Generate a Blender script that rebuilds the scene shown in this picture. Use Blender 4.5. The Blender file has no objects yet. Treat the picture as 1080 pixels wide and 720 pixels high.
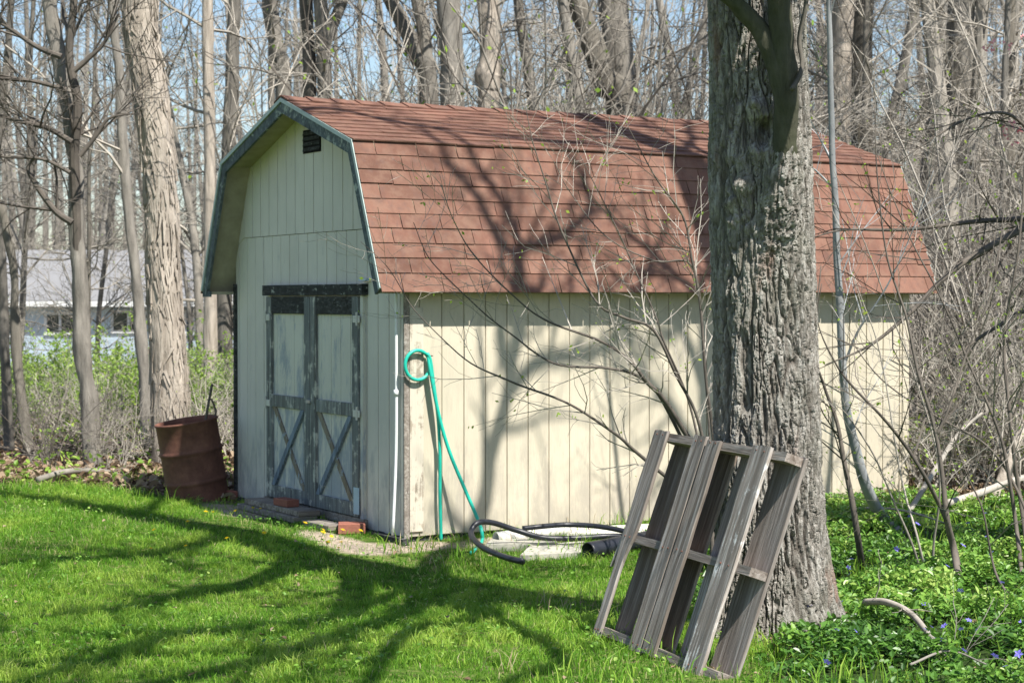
import bpy, math, random
import numpy as np
from mathutils import noise as mn, Vector
PI=math.pi
rng=np.random.default_rng(7); random.seed(7)
sc=bpy.context.scene; COL=sc.collection

# ------------------------------------------------------------------ camera
FPX=1969.0; CH=1.635; PITCH=0.0225
cd=bpy.data.cameras.new('camera'); cam=bpy.data.objects.new('camera',cd); COL.objects.link(cam); sc.camera=cam
cam.location=(0,0,CH); cam.rotation_euler=(PI/2-PITCH,0,0)
cd.sensor_width=36; cd.lens=FPX/1080*36; cd.clip_end=1500; cd.clip_start=.1
cd.dof.use_dof=True; cd.dof.focus_distance=9.3; cd.dof.aperture_fstop=6.3

def ray(u,v):
    x=(u-540)/FPX; z=-(v-360)/FPX; c,s=math.cos(PITCH),math.sin(PITCH)
    return np.array([x, c+z*s, z*c-s])
CAM=np.array([0,0,CH])
def atD(u,v,D):
    r=ray(u,v); return CAM+r*(D/r[1])
def on_plane(u,v,P,n):
    r=ray(u,v); n=np.array(n,float); return CAM+r*(np.dot(np.array(P)-CAM,n)/np.dot(r,n))

# ------------------------------------------------------------------ terrain height
def sstep(a,b,x):
    t=np.clip((x-a)/(b-a),0,1); return t*t*(3-2*t)
def gz(x,y):
    x=np.asarray(x,float); y=np.asarray(y,float)
    z=-.15*np.exp(-((x+.9)**2/7+(y-10.9)**2/1.7))
    z=z+.07*sstep(1.5,2.6,x)*sstep(8.6,10.5,y)*(1-sstep(14,17,y))
    z=z-.9*sstep(20,42,y)*(1-sstep(-1,6,x))
    z=z+5.5*sstep(22,75,y)*sstep(3,16,x)
    z=z+.02*np.sin(x*1.7+1)*np.sin(y*1.3)*sstep(7,9,y)*(1-sstep(12,13,y))
    z=z+.12*np.sin(x*.6+y*.45)*np.sin(y*.5-x*.3)*sstep(19,24,y)
    return z
def g(u,v):
    p=on_plane(u,v,(0,0,0),(0,0,1))
    for _ in range(6):
        p=on_plane(u,v,(0,0,float(gz(p[0],p[1]))),(0,0,1))
    return p

# ------------------------------------------------------------------ sun
AZ=math.radians(38); EL=math.radians(54)
SH=np.array([math.sin(AZ),-math.cos(AZ)])            # towards the sun
def back(P,k): return np.array([P[0]+SH[0]*k,P[1]+SH[1]*k,P[2]+math.tan(EL)*k])
sd=bpy.data.lights.new('sun','SUN'); sun=bpy.data.objects.new('sun',sd); COL.objects.link(sun)
sd.energy=5.0; sd.angle=math.radians(.53); sd.color=(1,.955,.88)
sv=Vector((SH[0]*math.cos(EL),SH[1]*math.cos(EL),math.sin(EL)))
sun.rotation_euler=sv.to_track_quat('Z','Y').to_euler(); sun.location=(8,-8,20)
w=bpy.data.worlds.new('World'); sc.world=w; w.use_nodes=True
nt=w.node_tree; bg=nt.nodes['Background']; sk=nt.nodes.new('ShaderNodeTexSky'); sk.sky_type='NISHITA'; sk.sun_disc=False
sk.sun_elevation=EL; sk.sun_rotation=math.atan2(SH[0],SH[1]); sk.air_density=1.0; sk.dust_density=.6; sk.ozone_density=1.3
nt.links.new(sk.outputs[0],bg.inputs[0]); bg.inputs[1].default_value=.087
sc.view_settings.view_transform='Standard'; sc.view_settings.look='None'; sc.view_settings.exposure=.87; sc.view_settings.gamma=1
sc.render.engine='CYCLES'; sc.cycles.use_denoising=True
sc.cycles.max_bounces=6; sc.cycles.transparent_max_bounces=6
sc.cycles.use_adaptive_sampling=True; sc.cycles.adaptive_threshold=.01

# ------------------------------------------------------------------ mesh helpers
def mesh_np(name,V,quads=None,tris=None,smooth=False,tint=None):
    me=bpy.data.meshes.new(name)
    V=np.asarray(V,np.float32); nq=0 if quads is None else len(quads); ntr=0 if tris is None else len(tris)
    me.vertices.add(len(V)); me.vertices.foreach_set('co',V.ravel())
    idx=[]; 
    if nq: idx.append(np.asarray(quads,np.int32).ravel())
    if ntr: idx.append(np.asarray(tris,np.int32).ravel())
    idx=np.concatenate(idx); me.loops.add(len(idx)); me.loops.foreach_set('vertex_index',idx)
    st=np.concatenate([np.arange(nq)*4,nq*4+np.arange(ntr)*3]).astype(np.int32)
    me.polygons.add(nq+ntr); me.polygons.foreach_set('loop_start',st)
    me.polygons.foreach_set('loop_total',np.concatenate([np.full(nq,4),np.full(ntr,3)]).astype(np.int32))
    me.polygons.foreach_set('use_smooth',np.full(nq+ntr,bool(smooth)))
    if tint is not None:
        a=me.attributes.new('tint','FLOAT','POINT'); a.data.foreach_set('value',np.asarray(tint,np.float32))
    me.update(calc_edges=True); me.validate()
    return me
def put(name,me,mat=None,parent=None):
    o=bpy.data.objects.new(name,me); COL.objects.link(o)
    if mat is not None:
        for m in (mat if isinstance(mat,(list,tuple)) else [mat]): me.materials.append(m)
    if parent is not None: o.parent=parent
    return o
def tag(o,label=None,cat=None,group=None,kind=None):
    if label: o['label']=label
    if cat: o['category']=cat
    if group: o['group']=group
    if kind: o['kind']=kind
    return o
def empty(name,loc=(0,0,0),label=None,cat=None,group=None):
    o=bpy.data.objects.new(name,None); COL.objects.link(o); o.location=loc; o.empty_display_size=.2
    return tag(o,label,cat,group)

class MB:
    """collects boxes, prisms and tubes with a tint per vertex"""
    def __init__(s): s.V=[]; s.Q=[]; s.T=[]; s.t=[]; s.n=0
    def add(s,V,Q=(),T=(),tint=None):
        V=np.asarray(V,float); s.V.append(V)
        if len(Q): s.Q.append(np.asarray(Q)+s.n)
        if len(T): s.T.append(np.asarray(T)+s.n)
        s.t.append(np.full(len(V),random.random() if tint is None else tint)); s.n+=len(V)
    def hexa(s,c8,tint=None):   # 8 corners: bottom 0-3 ccw, top 4-7
        s.add(c8,Q=[(3,2,1,0),(4,5,6,7),(0,1,5,4),(1,2,6,5),(2,3,7,6),(3,0,4,7)],tint=tint)
    def box(s,O,ax,ay,az,lo,hi,tint=None,bev=0.0):
        O,ax,ay,az=[np.array(q,float) for q in (O,ax,ay,az)]
        x0,y0,z0=lo; x1,y1,z1=hi
        if bev<=0:
            c=[O+ax*x+ay*y+az*z for z in (z0,z1) for x,y in ((x0,y0),(x1,y0),(x1,y1),(x0,y1))]
            s.hexa(c,tint); return
        b=bev; V=[];
        # chamfered box: three shells
        for z,i in ((z0,b),(z0+b,0),(z1-b,0),(z1,b)):
            for x,y in ((x0+i,y0+i+0),(x1-i,y0+i),(x1-i,y1-i),(x0+i,y1-i)): V.append(O+ax*x+ay*y+az*z)
        Q=[(3,2,1,0),(12,13,14,15)]
        for r in range(3):
            for k in range(4):
                a=r*4+k; c=r*4+(k+1)%4; Q.append((a,c,c+4,a+4))
        s.add(V,Q=Q,tint=tint)
    def tube(s,P,R,n=6,cap=True,tint=None,tol=None):
        P=np.asarray(P,float); k=len(P)
        R=np.full(k,R,float) if np.isscalar(R) else np.asarray(R,float)
        T=np.gradient(P,axis=0); T/=np.linalg.norm(T,axis=1)[:,None]+1e-12
        m=np.abs((P[-1]-P[0])); ref=np.eye(3)[int(np.argmin(m))]
        U=np.zeros_like(P); u=np.cross(T[0],ref); u/=np.linalg.norm(u)+1e-12
        for i in range(k):
            u=u-T[i]*np.dot(u,T[i]); u/=np.linalg.norm(u)+1e-12; U[i]=u
        W=np.cross(T,U); a=np.arange(n)*2*PI/n
        V=(P[:,None,:]+R[:,None,None]*(np.cos(a)[None,:,None]*U[:,None,:]+np.sin(a)[None,:,None]*W[:,None,:])).reshape(-1,3)
        i=np.arange(k-1)[:,None]*n; j=np.arange(n)[None,:]; j2=(j+1)%n
        Q=np.stack([i+j,i+j2,i+n+j2,i+n+j],-1).reshape(-1,4)
        if cap:
            V=np.vstack([V,P[0],P[-1]]); c=k*n
            T_=[(c,(q+1)%n,q) for q in range(n)]+[(c+1,(k-1)*n+q,(k-1)*n+(q+1)%n) for q in range(n)]
            s.add(V,Q,T_,tint)
        else: s.add(V,Q,(),tint)
    def mesh(s,name,smooth=False):
        return mesh_np(name,np.vstack(s.V),np.vstack(s.Q) if s.Q else None,np.vstack(s.T) if s.T else None,smooth,np.concatenate(s.t))
    def build(s,name,mat,parent=None,smooth=False): return put(name,s.mesh(name,smooth),mat,parent)

def spline(P,n=8):
    P=[np.array(p,float) for p in P]; P=[2*P[0]-P[1]]+P+[2*P[-1]-P[-2]]; out=[]
    for i in range(1,len(P)-2):
        for t in np.linspace(0,1,n,endpoint=False):
            a,b,c,d=P[i-1:i+3]
            out.append(.5*((2*b)+(c-a)*t+(2*a-5*b+4*c-d)*t*t+(3*b-a-3*c+d)*t**3))
    out.append(P[-2]); return np.array(out)
def rad(R,n,npts):
    return np.interp(np.linspace(0,1,npts),np.linspace(0,1,len(R)),R)

# ------------------------------------------------------------------ material helpers
class NT:
    def __init__(s,name):
        s.m=bpy.data.materials.new(name); s.m.use_nodes=True; s.t=s.m.node_tree; s.b=s.t.nodes['Principled BSDF']; s.out=s.t.nodes['Material Output']
    def n(s,typ,**k):
        nd=s.t.nodes.new('ShaderNode'+typ)
        for a,v in k.items():
            if a in nd.bl_rna.properties: setattr(nd,a,v)
            else: nd.inputs[a.replace('_',' ')].default_value=v
        return nd
    def l(s,a,b): s.t.links.new(a,b)
    def coord(s,scale=(1,1,1),kind='Object',rot=(0,0,0)):
        c=s.n('TexCoord'); m=s.n('Mapping'); m.inputs['Scale'].default_value=scale; m.inputs['Rotation'].default_value=rot
        s.l(c.outputs[kind],m.inputs[0]); return m.outputs[0]
    def noise(s,vec,scale,detail=4,rough=.55,dist=0):
        q=s.n('TexNoise'); q.inputs['Scale'].default_value=scale; q.inputs['Detail'].default_value=detail; q.inputs['Roughness'].default_value=rough; q.inputs['Distortion'].default_value=dist
        if vec is not None: s.l(vec,q.inputs['Vector'])
        return q.outputs['Fac']
    def ramp(s,fac,stops,interp='LINEAR'):
        r=s.n('ValToRGB'); r.color_ramp.interpolation=interp; e=r.color_ramp.elements
        while len(e)<len(stops): e.new(.5)
        for q,(p,c) in zip(e,stops):
            q.position=p; q.color=(*c,1) if len(c)==3 else c
        s.l(fac,r.inputs[0]); return r.outputs[0]
    def mix(s,f,a,b,mode='MIX'):
        m=s.n('Mix'); m.data_type='RGBA'; m.blend_type=mode
        for i,v in ((0,f),(6,a),(7,b)):
            if hasattr(v,'is_linked'): s.l(v,m.inputs[i])
            else: m.inputs[i].default_value=v if i==0 else (*v,1)
        return m.outputs[2]
    def math(s,op,a,b=0.0,clamp=False):
        m=s.n('Math'); m.operation=op; m.use_clamp=clamp
        for i,v in ((0,a),(1,b)):
            if hasattr(v,'is_linked'): s.l(v,m.inputs[i])
            else: m.inputs[i].default_value=v
        return m.outputs[0]
    def attr(s,name):
        a=s.n('Attribute'); a.attribute_name=name; return a
    def rnd(s): return s.n('ObjectInfo').outputs['Random']
    def bump(s,h,strength=.5,dist=.01):
        b=s.n('Bump'); b.inputs['Strength'].default_value=strength; b.inputs['Distance'].default_value=dist; s.l(h,b.inputs['Height']); s.l(b.outputs[0],s.b.inputs['Normal'])
    def fin(s,col,rough=.8,spec=.3,metal=0):
        if hasattr(col,'is_linked'): s.l(col,s.b.inputs['Base Color'])
        else: s.b.inputs['Base Color'].default_value=(*col,1)
        if hasattr(rough,'is_linked'): s.l(rough,s.b.inputs['Roughness'])
        else: s.b.inputs['Roughness'].default_value=rough
        s.b.inputs['Specular IOR Level'].default_value=spec; s.b.inputs['Metallic'].default_value=metal
        return s.m
def bw(v): return (v,v,v)

def m_paint(name,base,worn,dirt,worn_low=.55,amt=.5,scale=1.0,edge=1.0,soft=.06):
    s=NT(name); v=s.coord((1,1,.16)); v1=s.coord()
    big=s.noise(v1,1.6*scale,3); st=s.noise(v,26*scale,5,.65); fine=s.noise(v,90*scale,4,.7); med=s.noise(s.coord((1,1,.4)),7*scale,5,.62)
    # tone changes
    c=s.mix(s.ramp(big,[(.35,bw(0)),(.7,bw(1))]),base,tuple(q*.86 for q in base))
    c=s.mix(s.math('MULTIPLY',s.ramp(st,[(.5,bw(0)),(.75,bw(1))]),.45),c,dirt)
    # bare wood where the paint has worn off, mostly low on the wall
    sep=s.n('SeparateXYZ'); s.l(v1,sep.inputs[0])
    low=s.n('MapRange'); low.inputs['From Min'].default_value=worn_low; low.inputs['From Max'].default_value=0; low.inputs['To Min'].default_value=0; low.inputs['To Max'].default_value=.17; s.l(sep.outputs['Z'],low.inputs[0])
    h=s.math('ADD',s.math('ADD',s.math('MULTIPLY',med,.65),s.math('MULTIPLY',fine,.35)),low.outputs[0])
    mask=s.ramp(h,[(.66-amt*.18,bw(0)),(.66+soft-amt*.18,bw(1))])
    wood=s.mix(fine,worn,tuple(q*1.5 for q in worn))
    c=s.mix(s.math('MULTIPLY',mask,edge),c,wood)
    s.bump(s.math('ADD',fine,s.math('MULTIPLY',mask,-.6)),.35,.004)
    return s.fin(c,.72,.25)
def m_wood(name,a,b,c3,scale=1.0,axis=(1,1,.05),rot=(0,0,0),bump=.5,paint=None,pamt=.6,coordk='Object'):
    s=NT(name); v=s.coord(axis,rot=rot,kind=coordk); v1=s.coord(kind=coordk)
    gr=s.noise(v,60*scale,6,.68,.4); gr2=s.noise(v,18*scale,4,.6); big=s.noise(v1,4*scale,3)
    t=s.attr('tint').outputs['Fac']
    c=s.ramp(gr,[(.36,a),(.5,b),(.64,c3)])
    c=s.mix(s.ramp(gr2,[(.5,bw(0)),(.62,bw(.8))]),c,tuple(q*.45 for q in b))
    c=s.mix(s.ramp(s.noise(s.coord((axis[0],axis[1],axis[2]*.5),kind=coordk),34*scale,2,.5),[(.34,bw(.9)),(.40,bw(0))]),c,tuple(q*.18 for q in b))
    c=s.mix(s.math('MULTIPLY',big,.5),c,(b[0]*1.25,b[1]*.98,b[2]*.75))
    c=s.mix(s.math('MULTIPLY',t,.45),c,tuple(q*.62 for q in b))
    if paint is not None:
        pm=s.ramp(s.math('ADD',s.math('MULTIPLY',s.noise(v1,9*scale,5,.65),.6),s.math('MULTIPLY',gr,.4)),[(pamt,bw(0)),(pamt+.05,bw(1))])
        c=s.mix(pm,c,paint)
    s.bump(s.math('ADD',gr,gr2),bump,.006)
    return s.fin(c,.85,.2)
def m_bark(name,lo,hi,vs=18,stretch=.18,bump=.8,dist=.012,green=None,var=.25,kind='Object'):
    s=NT(name); v=s.coord((1,1,stretch),kind); v1=s.coord(kind=kind)
    a=s.noise(v,vs,6,.65,.3); b=s.noise(v1,2.2,3); f=s.noise(v1,70,3,.6)
    c=s.ramp(a,[(.3,lo),(.68,hi)])
    c=s.mix(s.math('MULTIPLY',f,.4),c,tuple(q*1.25 for q in hi))
    if green: c=s.mix(s.ramp(b,[(.42,bw(0)),(.68,bw(.8))]),c,green)
    hs=s.n('HueSaturation'); 
    s.l(s.math('ADD',s.math('MULTIPLY',s.rnd(),var*2),1-var),hs.inputs['Value']); s.l(c,hs.inputs['Color'])
    s.bump(a,bump,dist)
    return s.fin(hs.outputs[0],.9,.15)
def m_leaf(name,stops,rough=.5,trans=.35,spec=.4):
    s=NT(name); c=s.ramp(s.attr('tint').outputs['Fac'],stops)
    s.fin(c,rough,spec)
    tr=s.n('BsdfTranslucent'); s.l(c,tr.inputs[0]); mx=s.n('MixShader'); mx.inputs[0].default_value=trans
    s.l(s.b.outputs[0],mx.inputs[1]); s.l(tr.outputs[0],mx.inputs[2]); s.l(mx.outputs[0],s.out.inputs[0])
    return s.m
def m_plain(name,col,rough=.6,spec=.3,metal=0,nscale=20,var=.2,bump=.15):
    s=NT(name); v=s.coord(); f=s.noise(v,nscale,4,.6)
    c=s.mix(f,tuple(q*(1-var) for q in col),tuple(min(1,q*(1+var)) for q in col)); s.bump(f,bump,.004)
    return s.fin(c,rough,spec,metal)

M={}
M['side']=m_paint('long_wall_paint_for_sun',(.56,.505,.392),(.27,.245,.205),(.37,.33,.26),.75,.6,soft=.16,edge=.7)  # shed paint, colour lowered for the sunlit side
M['gable']=m_paint('gable_paint_for_shade',(.66,.63,.565),(.34,.335,.32),(.51,.50,.46),.9,.42,soft=.12)  # same paint as the long wall, lightened and cooled to offset gable shade
M['door']=m_paint('door_paint',(.64,.625,.55),(.26,.285,.31),(.49,.50,.46),1.6,.6,soft=.09)
M['trim']=m_wood('weathered_trim',(.07,.08,.085),(.19,.215,.225),(.36,.38,.37),1,paint=(.50,.50,.44),pamt=.54)
M['header']=m_wood('header_wood',(.012,.014,.015),(.045,.05,.052),(.12,.125,.125),1,axis=(.3,.3,1),paint=(.46,.47,.42),pamt=.575)
M['brace']=m_wood('brace_wood',(.12,.11,.09),(.27,.24,.19),(.42,.38,.31),1,paint=(.30,.36,.42),pamt=.54)
M['brace_blue']=m_wood('blue_grey_brace',(.10,.13,.18),(.18,.24,.33),(.30,.37,.45),1,paint=(.45,.48,.45),pamt=.6)
M['fascia']=m_wood('fascia_paint',(.05,.07,.085),(.11,.14,.16),(.22,.26,.26),1,axis=(.4,.4,.4),paint=(.34,.38,.34),pamt=.56)
M['drip']=m_plain('drip_edge',(.33,.41,.39),.45,.5,nscale=8,var=.3)
M['soffit']=m_plain('soffit_plywood',(.34,.31,.22),.85,.15,nscale=9,var=.4)
M['vent']=m_plain('vent_black',(.012,.012,.014),.8,.1)
M['white']=m_plain('white_painted_metal',(.75,.77,.76),.4,.5,var=.08)
M['flash']=m_plain('flashing_metal',(.35,.48,.60),.35,.5,var=.15)
M['brick']=m_plain('red_brick',(.27,.11,.08),.9,.15,nscale=60,var=.3,bump=.5)
M['teal']=m_plain('teal_hose_rubber',(.015,.43,.32),.4,.45,var=.08)
M['black']=m_plain('black_plastic_pipe',(.018,.02,.026),.42,.45,var=.3)
M['pale']=m_plain('pale_board',(.60,.585,.53),.8,.2,nscale=12,var=.13)
M['concrete']=m_plain('concrete',(.42,.40,.34),.9,.15,nscale=30,var=.25,bump=.5)
def shingle():
    s=NT('asphalt_shingle'); v=s.coord(); gr=s.noise(v,260,2,.7); b=s.noise(v,2.2,4); st=s.noise(s.coord((1,1,.2)),12,4)
    t=s.attr('tint').outputs['Fac']
    c=s.ramp(t,[(0,(.115,.062,.045)),(.5,(.16,.086,.062)),(1,(.22,.12,.086))])
    c=s.mix(s.ramp(b,[(.4,bw(0)),(.7,bw(.6))]),c,(.33,.17,.125))
    c=s.mix(s.ramp(st,[(.50,bw(0)),(.66,bw(.7))]),c,(.15,.075,.055))
    c=s.mix(s.ramp(s.noise(v,9,5,.7),[(.45,bw(0)),(.62,bw(.55))]),c,(.26,.165,.12))
    c=s.mix(s.ramp(s.noise(v,14,5,.75),[(.5,bw(0)),(.66,bw(.5))]),c,(.13,.09,.08))
    c=s.mix(s.math('MULTIPLY',gr,.5),c,(.13,.065,.05))
    s.bump(gr,.5,.004); return s.fin(c,.93,.12)
M['shingle']=shingle()
def rust():
    s=NT('rusty_steel'); v=s.coord(); a=s.noise(v,6,6,.7); f=s.noise(v,45,4,.6)
    c=s.ramp(a,[(.3,(.06,.03,.024)),(.5,(.145,.066,.047)),(.7,(.26,.125,.085))])
    c=s.mix(s.math('MULTIPLY',f,.5),c,(.17,.07,.05)); s.bump(f,.3,.004); return s.fin(c,.8,.3)
M['rust']=rust()
M['bark']=m_bark('oak_bark',(.075,.066,.055),(.27,.25,.215),26,.25,.9,.01)
def bark_fg():
    s=NT('furrowed_bark'); v=s.coord((1,1,.22)); v1=s.coord()
    a=s.noise(v,42,7,.68,.3); b=s.noise(v1,3.0,4); f=s.noise(v1,160,3,.7); tt=s.attr('tint').outputs['Fac']
    c=s.ramp(a,[(.37,(.13,.113,.096)),(.5,(.29,.267,.235)),(.61,(.50,.475,.43))])
    c=s.mix(s.ramp(tt,[(.0,bw(.95)),(.7,bw(0))]),c,(.055,.04,.031))  # furrows darkened by depth: their own darker tone plus painted occlusion
    c=s.mix(s.ramp(b,[(.5,bw(0)),(.72,bw(.5))]),c,(.17,.18,.13))
    c=s.mix(s.ramp(s.noise(v,5,3),[(.66,bw(0)),(.74,bw(.7))]),c,(.26,.13,.085))
    c=s.mix(s.math('MULTIPLY',f,.35),c,(.40,.38,.33))
    s.bump(s.math('ADD',s.math('MULTIPLY',a,1.4),s.math('MULTIPLY',f,.8)),1.0,.014); return s.fin(c,.92,.12)
M['bark_fg']=bark_fg()
M['bark_smooth']=m_bark('smooth_green_bark_shaded',(.028,.027,.02),(.11,.102,.078),22,.22,1.0,.014,green=(.06,.068,.036),var=0)  # olive bark, colour darkened further to carry the crown's shade
M['bark_light']=m_bark('shaggy_light_bark',(.15,.125,.10),(.47,.415,.35),16,.14,1.0,.03,var=.05)
M['bark_grey']=m_bark('woods_bark',(.065,.06,.052),(.255,.235,.205),14,.2,.9,.02,var=.30)
M['bark_dark']=m_bark('dark_bark',(.05,.045,.038),(.17,.155,.13),14,.2,.8,.02,var=.2)
M['twig']=m_bark('twig_bark',(.15,.135,.115),(.36,.33,.285),8,.5,.2,.004,var=.3)
M['twig_dark']=m_bark('dark_twig_bark',(.045,.04,.035),(.15,.13,.11),8,.5,.2,.004,var=.15)
M['stem_grey']=m_bark('grey_stem_bark',(.13,.14,.15),(.36,.37,.37),9,.5,.4,.004,var=.1)
M['bud']=m_leaf('bud_leaves',[(0,(.20,.34,.04)),(.6,(.30,.45,.05)),(1,(.42,.50,.08))],.5,.45)
M['shrubleaf']=m_leaf('shrub_leaves',[(0,(.15,.28,.035)),(.6,(.27,.43,.06)),(1,(.42,.56,.11))],.5,.45)
M['grass']=m_leaf('grass_blades',[(0,(.065,.185,.014)),(.45,(.15,.33,.028)),(.85,(.34,.49,.07)),(.93,(.42,.44,.16)),(1,(.55,.48,.29))],.5,.4,.3)
M['vinca']=m_leaf('groundcover_leaves',[(0,(.04,.11,.018)),(.5,(.11,.25,.035)),(.85,(.22,.39,.06)),(1,(.36,.48,.12))],.38,.3,.5)
M['litter']=m_leaf('dead_leaves',[(0,(.09,.055,.035)),(.5,(.24,.165,.105)),(1,(.45,.36,.26))],.8,.15,.15)
M['straw']=m_leaf('dead_grass',[(0,(.28,.21,.12)),(1,(.52,.44,.29))],.8,.2,.15)
M['violet']=m_leaf('violet_petals',[(0,(.22,.19,.75)),(1,(.30,.26,.85))],.5,.3)
M['yellow']=m_leaf('yellow_petals',[(0,(.85,.62,.02)),(1,(.95,.75,.03))],.5,.3)
M['pink']=m_leaf('pink_blossom',[(0,(.7,.22,.25)),(1,(.85,.5,.5))],.5,.4)
M['pallet']=m_wood('grey_pallet_board',(.085,.074,.066),(.30,.275,.255),(.60,.57,.54),1.0,axis=(1,1,.045),bump=.9)
M['pallet_paint']=m_wood('pale_worn_pallet_board',(.10,.088,.08),(.33,.305,.285),(.62,.60,.57),1.0,axis=(1,1,.045),bump=.9,paint=(.74,.73,.70),pamt=.56)
M['pallet_brown']=m_wood('brown_pallet_board',(.07,.054,.045),(.23,.19,.165),(.46,.40,.36),1.0,axis=(1,1,.045),bump=.9)
M['stringer']=m_wood('stringer_wood',(.11,.095,.082),(.28,.25,.23),(.48,.45,.42),1.0,axis=(.05,1,1),bump=.8)
M['step']=m_wood('step_board',(.10,.09,.08),(.27,.25,.225),(.45,.43,.39),1,axis=(1,.08,1),bump=.6)

# ------------------------------------------------------------------ shed frame of reference
TH=.5242; gx=np.array([-math.sin(TH),math.cos(TH),0]); wx=np.array([math.cos(TH),math.sin(TH),0]); uz=np.array([0,0,1.])
SA=np.array([-.7366,12.6835,0]); SW=3.05; SL=4.5; ZE=1.7102; OVS=.146; OVF=.236; OVB=.177; BS=.295; ZB=2.727; ZA=3.126
def S(a,b,z): return SA+gx*a+wx*b+uz*z
def wallpt(u,v,off=0.0): return on_plane(u,v,S(-off,0,0),gx)
def gablept(u,v,off=0.0): return on_plane(u,v,S(0,-off,0),wx)
def shed_clear(x,y,m=.0):
    x=np.asarray(x)-SA[0]; y=np.asarray(y)-SA[1]
    a=x*gx[0]+y*gx[1]; b=x*wx[0]+y*wx[1]
    return ~((a>-m)&(a<SW+m)&(b>-m)&(b<SL+m))

# ------------------------------------------------------------------ GROUND
xs=np.unique(np.concatenate([np.linspace(-300,-14,30),np.linspace(-14,14,240),np.linspace(14,300,30)]))
ys=np.unique(np.concatenate([np.linspace(-60,5,14),np.linspace(5,20,150),np.linspace(20,80,90),np.linspace(80,500,20)]))
X,Y=np.meshgrid(xs,ys); Z=gz(X,Y)
nx,ny=len(xs),len(ys); ii=(np.arange(ny-1)[:,None]*nx+np.arange(nx-1)[None,:]).ravel()
Qd=np.stack([ii,ii+1,ii+nx+1,ii+nx],-1)
def vinca_mask(x,y):
    e=1.02+.12*np.sin(y*2.3)+.1*np.sin(y*5.1+1)-.9*sstep(7.6,6.2,y)*0
    e=e+.22*(1-sstep(8.1,8.8,y))
    return sstep(e-.12,e+.2,x)*(1-sstep(14.1+.3*np.sin(x*1.3),14.9+.3*np.sin(x*1.3),y))
def lawn_mask(x,y):
    edge=16.0+.35*np.sin(x*1.1)+.2*np.sin(x*2.9+1)-sstep(-3.4,-2.2,x)*.9
    return (1-sstep(edge-.35,edge+.25,y))*(1-vinca_mask(x,y))*(1-sstep(1.0,1.6,x))*1.0
def sand_mask(x,y):
    a=(x-SA[0])*gx[0]+(y-SA[1])*gx[1]; b=(x-SA[0])*wx[0]+(y-SA[1])*wx[1]
    m=np.exp(-((b+.36)/.17)**2)*sstep(-.5,-.1,a)*(1-sstep(3.5,4.1,a))*(.65+.35*np.sin(a*3.1+1))
    m=np.maximum(m,np.exp(-((a+.14)/.2)**2-((b+.05)/.38)**2)*1.1)
    m=np.maximum(m,np.exp(-((a+.25)/.22)**2)*sstep(.1,.5,b)*(1-sstep(4.2,4.8,b))*.8)
    return np.clip(m,0,1)
gm=mesh_np('ground',np.stack([X.ravel(),Y.ravel(),Z.ravel()],-1),Qd,None,True)
for nm,f in (('lawn',lawn_mask),('vinca',vinca_mask),('sand',sand_mask)):
    a=gm.attributes.new(nm,'FLOAT','POINT'); a.data.foreach_set('value',f(X,Y).astype(np.float32).ravel())
s=NT('ground_soil'); v=s.coord(); n1=s.noise(v,3,5,.6); n2=s.noise(v,38,4,.65); n3=s.noise(v,11,4,.6)
lit=s.ramp(n2,[(.3,(.07,.05,.033)),(.5,(.17,.125,.085)),(.72,(.33,.26,.19))])
lit=s.mix(s.ramp(n1,[(.5,bw(0)),(.7,bw(.6))]),lit,(.10,.14,.04))
gr=s.ramp(n3,[(.3,(.05,.09,.016)),(.5,(.08,.15,.02)),(.7,(.22,.19,.09))])
vi=s.ramp(n2,[(.3,(.02,.03,.01)),(.6,(.04,.075,.018)),(.8,(.13,.10,.06))])
sa=s.ramp(n2,[(.3,(.24,.19,.14)),(.7,(.56,.47,.37))])
c=s.mix(s.ramp(s.attr('lawn').outputs['Fac'],[(.3,bw(0)),(.7,bw(1))]),lit,gr)
c=s.mix(s.attr('vinca').outputs['Fac'],c,vi)
c=s.mix(s.ramp(s.math('ADD',s.attr('sand').outputs['Fac'],s.math('MULTIPLY',s.math('SUBTRACT',n1,.5),.9)),[(.35,bw(0)),(.6,bw(1))]),c,sa)
s.bump(s.math('ADD',n2,n3),.8,.03); s.fin(c,.95,.1)
tag(put('ground',gm,s.m),kind='structure')

# ------------------------------------------------------------------ blades and leaves (stuff)
def vis_band(x,y,m=1.0): return np.abs(x)<(y*.2743+m)
def nz(x,y,f,seed=0):
    return np.array([mn.noise((a*f+seed,b*f,seed*1.7)) for a,b in zip(x,y)])
def blades(name,x,y,z,h,wd,lean,tint,mat,label,cat):
    n=len(x); az=rng.uniform(0,2*PI,n); la=rng.uniform(0,2*PI,n); l=lean*h*rng.uniform(.2,1,n)
    dx,dy=np.cos(az)*wd/2,np.sin(az)*wd/2; ex,ey=np.cos(la)*l,np.sin(la)*l
    V=np.empty((n,5,3))
    V[:,0]=np.stack([x-dx,y-dy,z-.01],-1); V[:,1]=np.stack([x+dx,y+dy,z-.01],-1)
    V[:,2]=np.stack([x+dx*.8+ex*.35,y+dy*.8+ey*.35,z+h*.6],-1); V[:,3]=np.stack([x-dx*.8+ex*.35,y-dy*.8+ey*.35,z+h*.6],-1)
    V[:,4]=np.stack([x+ex,y+ey,z+h*np.sqrt(np.clip(1-(l/h)**2*.35,.2,1))],-1)
    b=np.arange(n)*5
    o=put(name,mesh_np(name,V.reshape(-1,3),np.stack([b,b+1,b+2,b+3],-1),np.stack([b+3,b+2,b+4],-1),False,np.repeat(tint,5)),mat)
    return tag(o,label,cat,kind='stuff')
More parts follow.
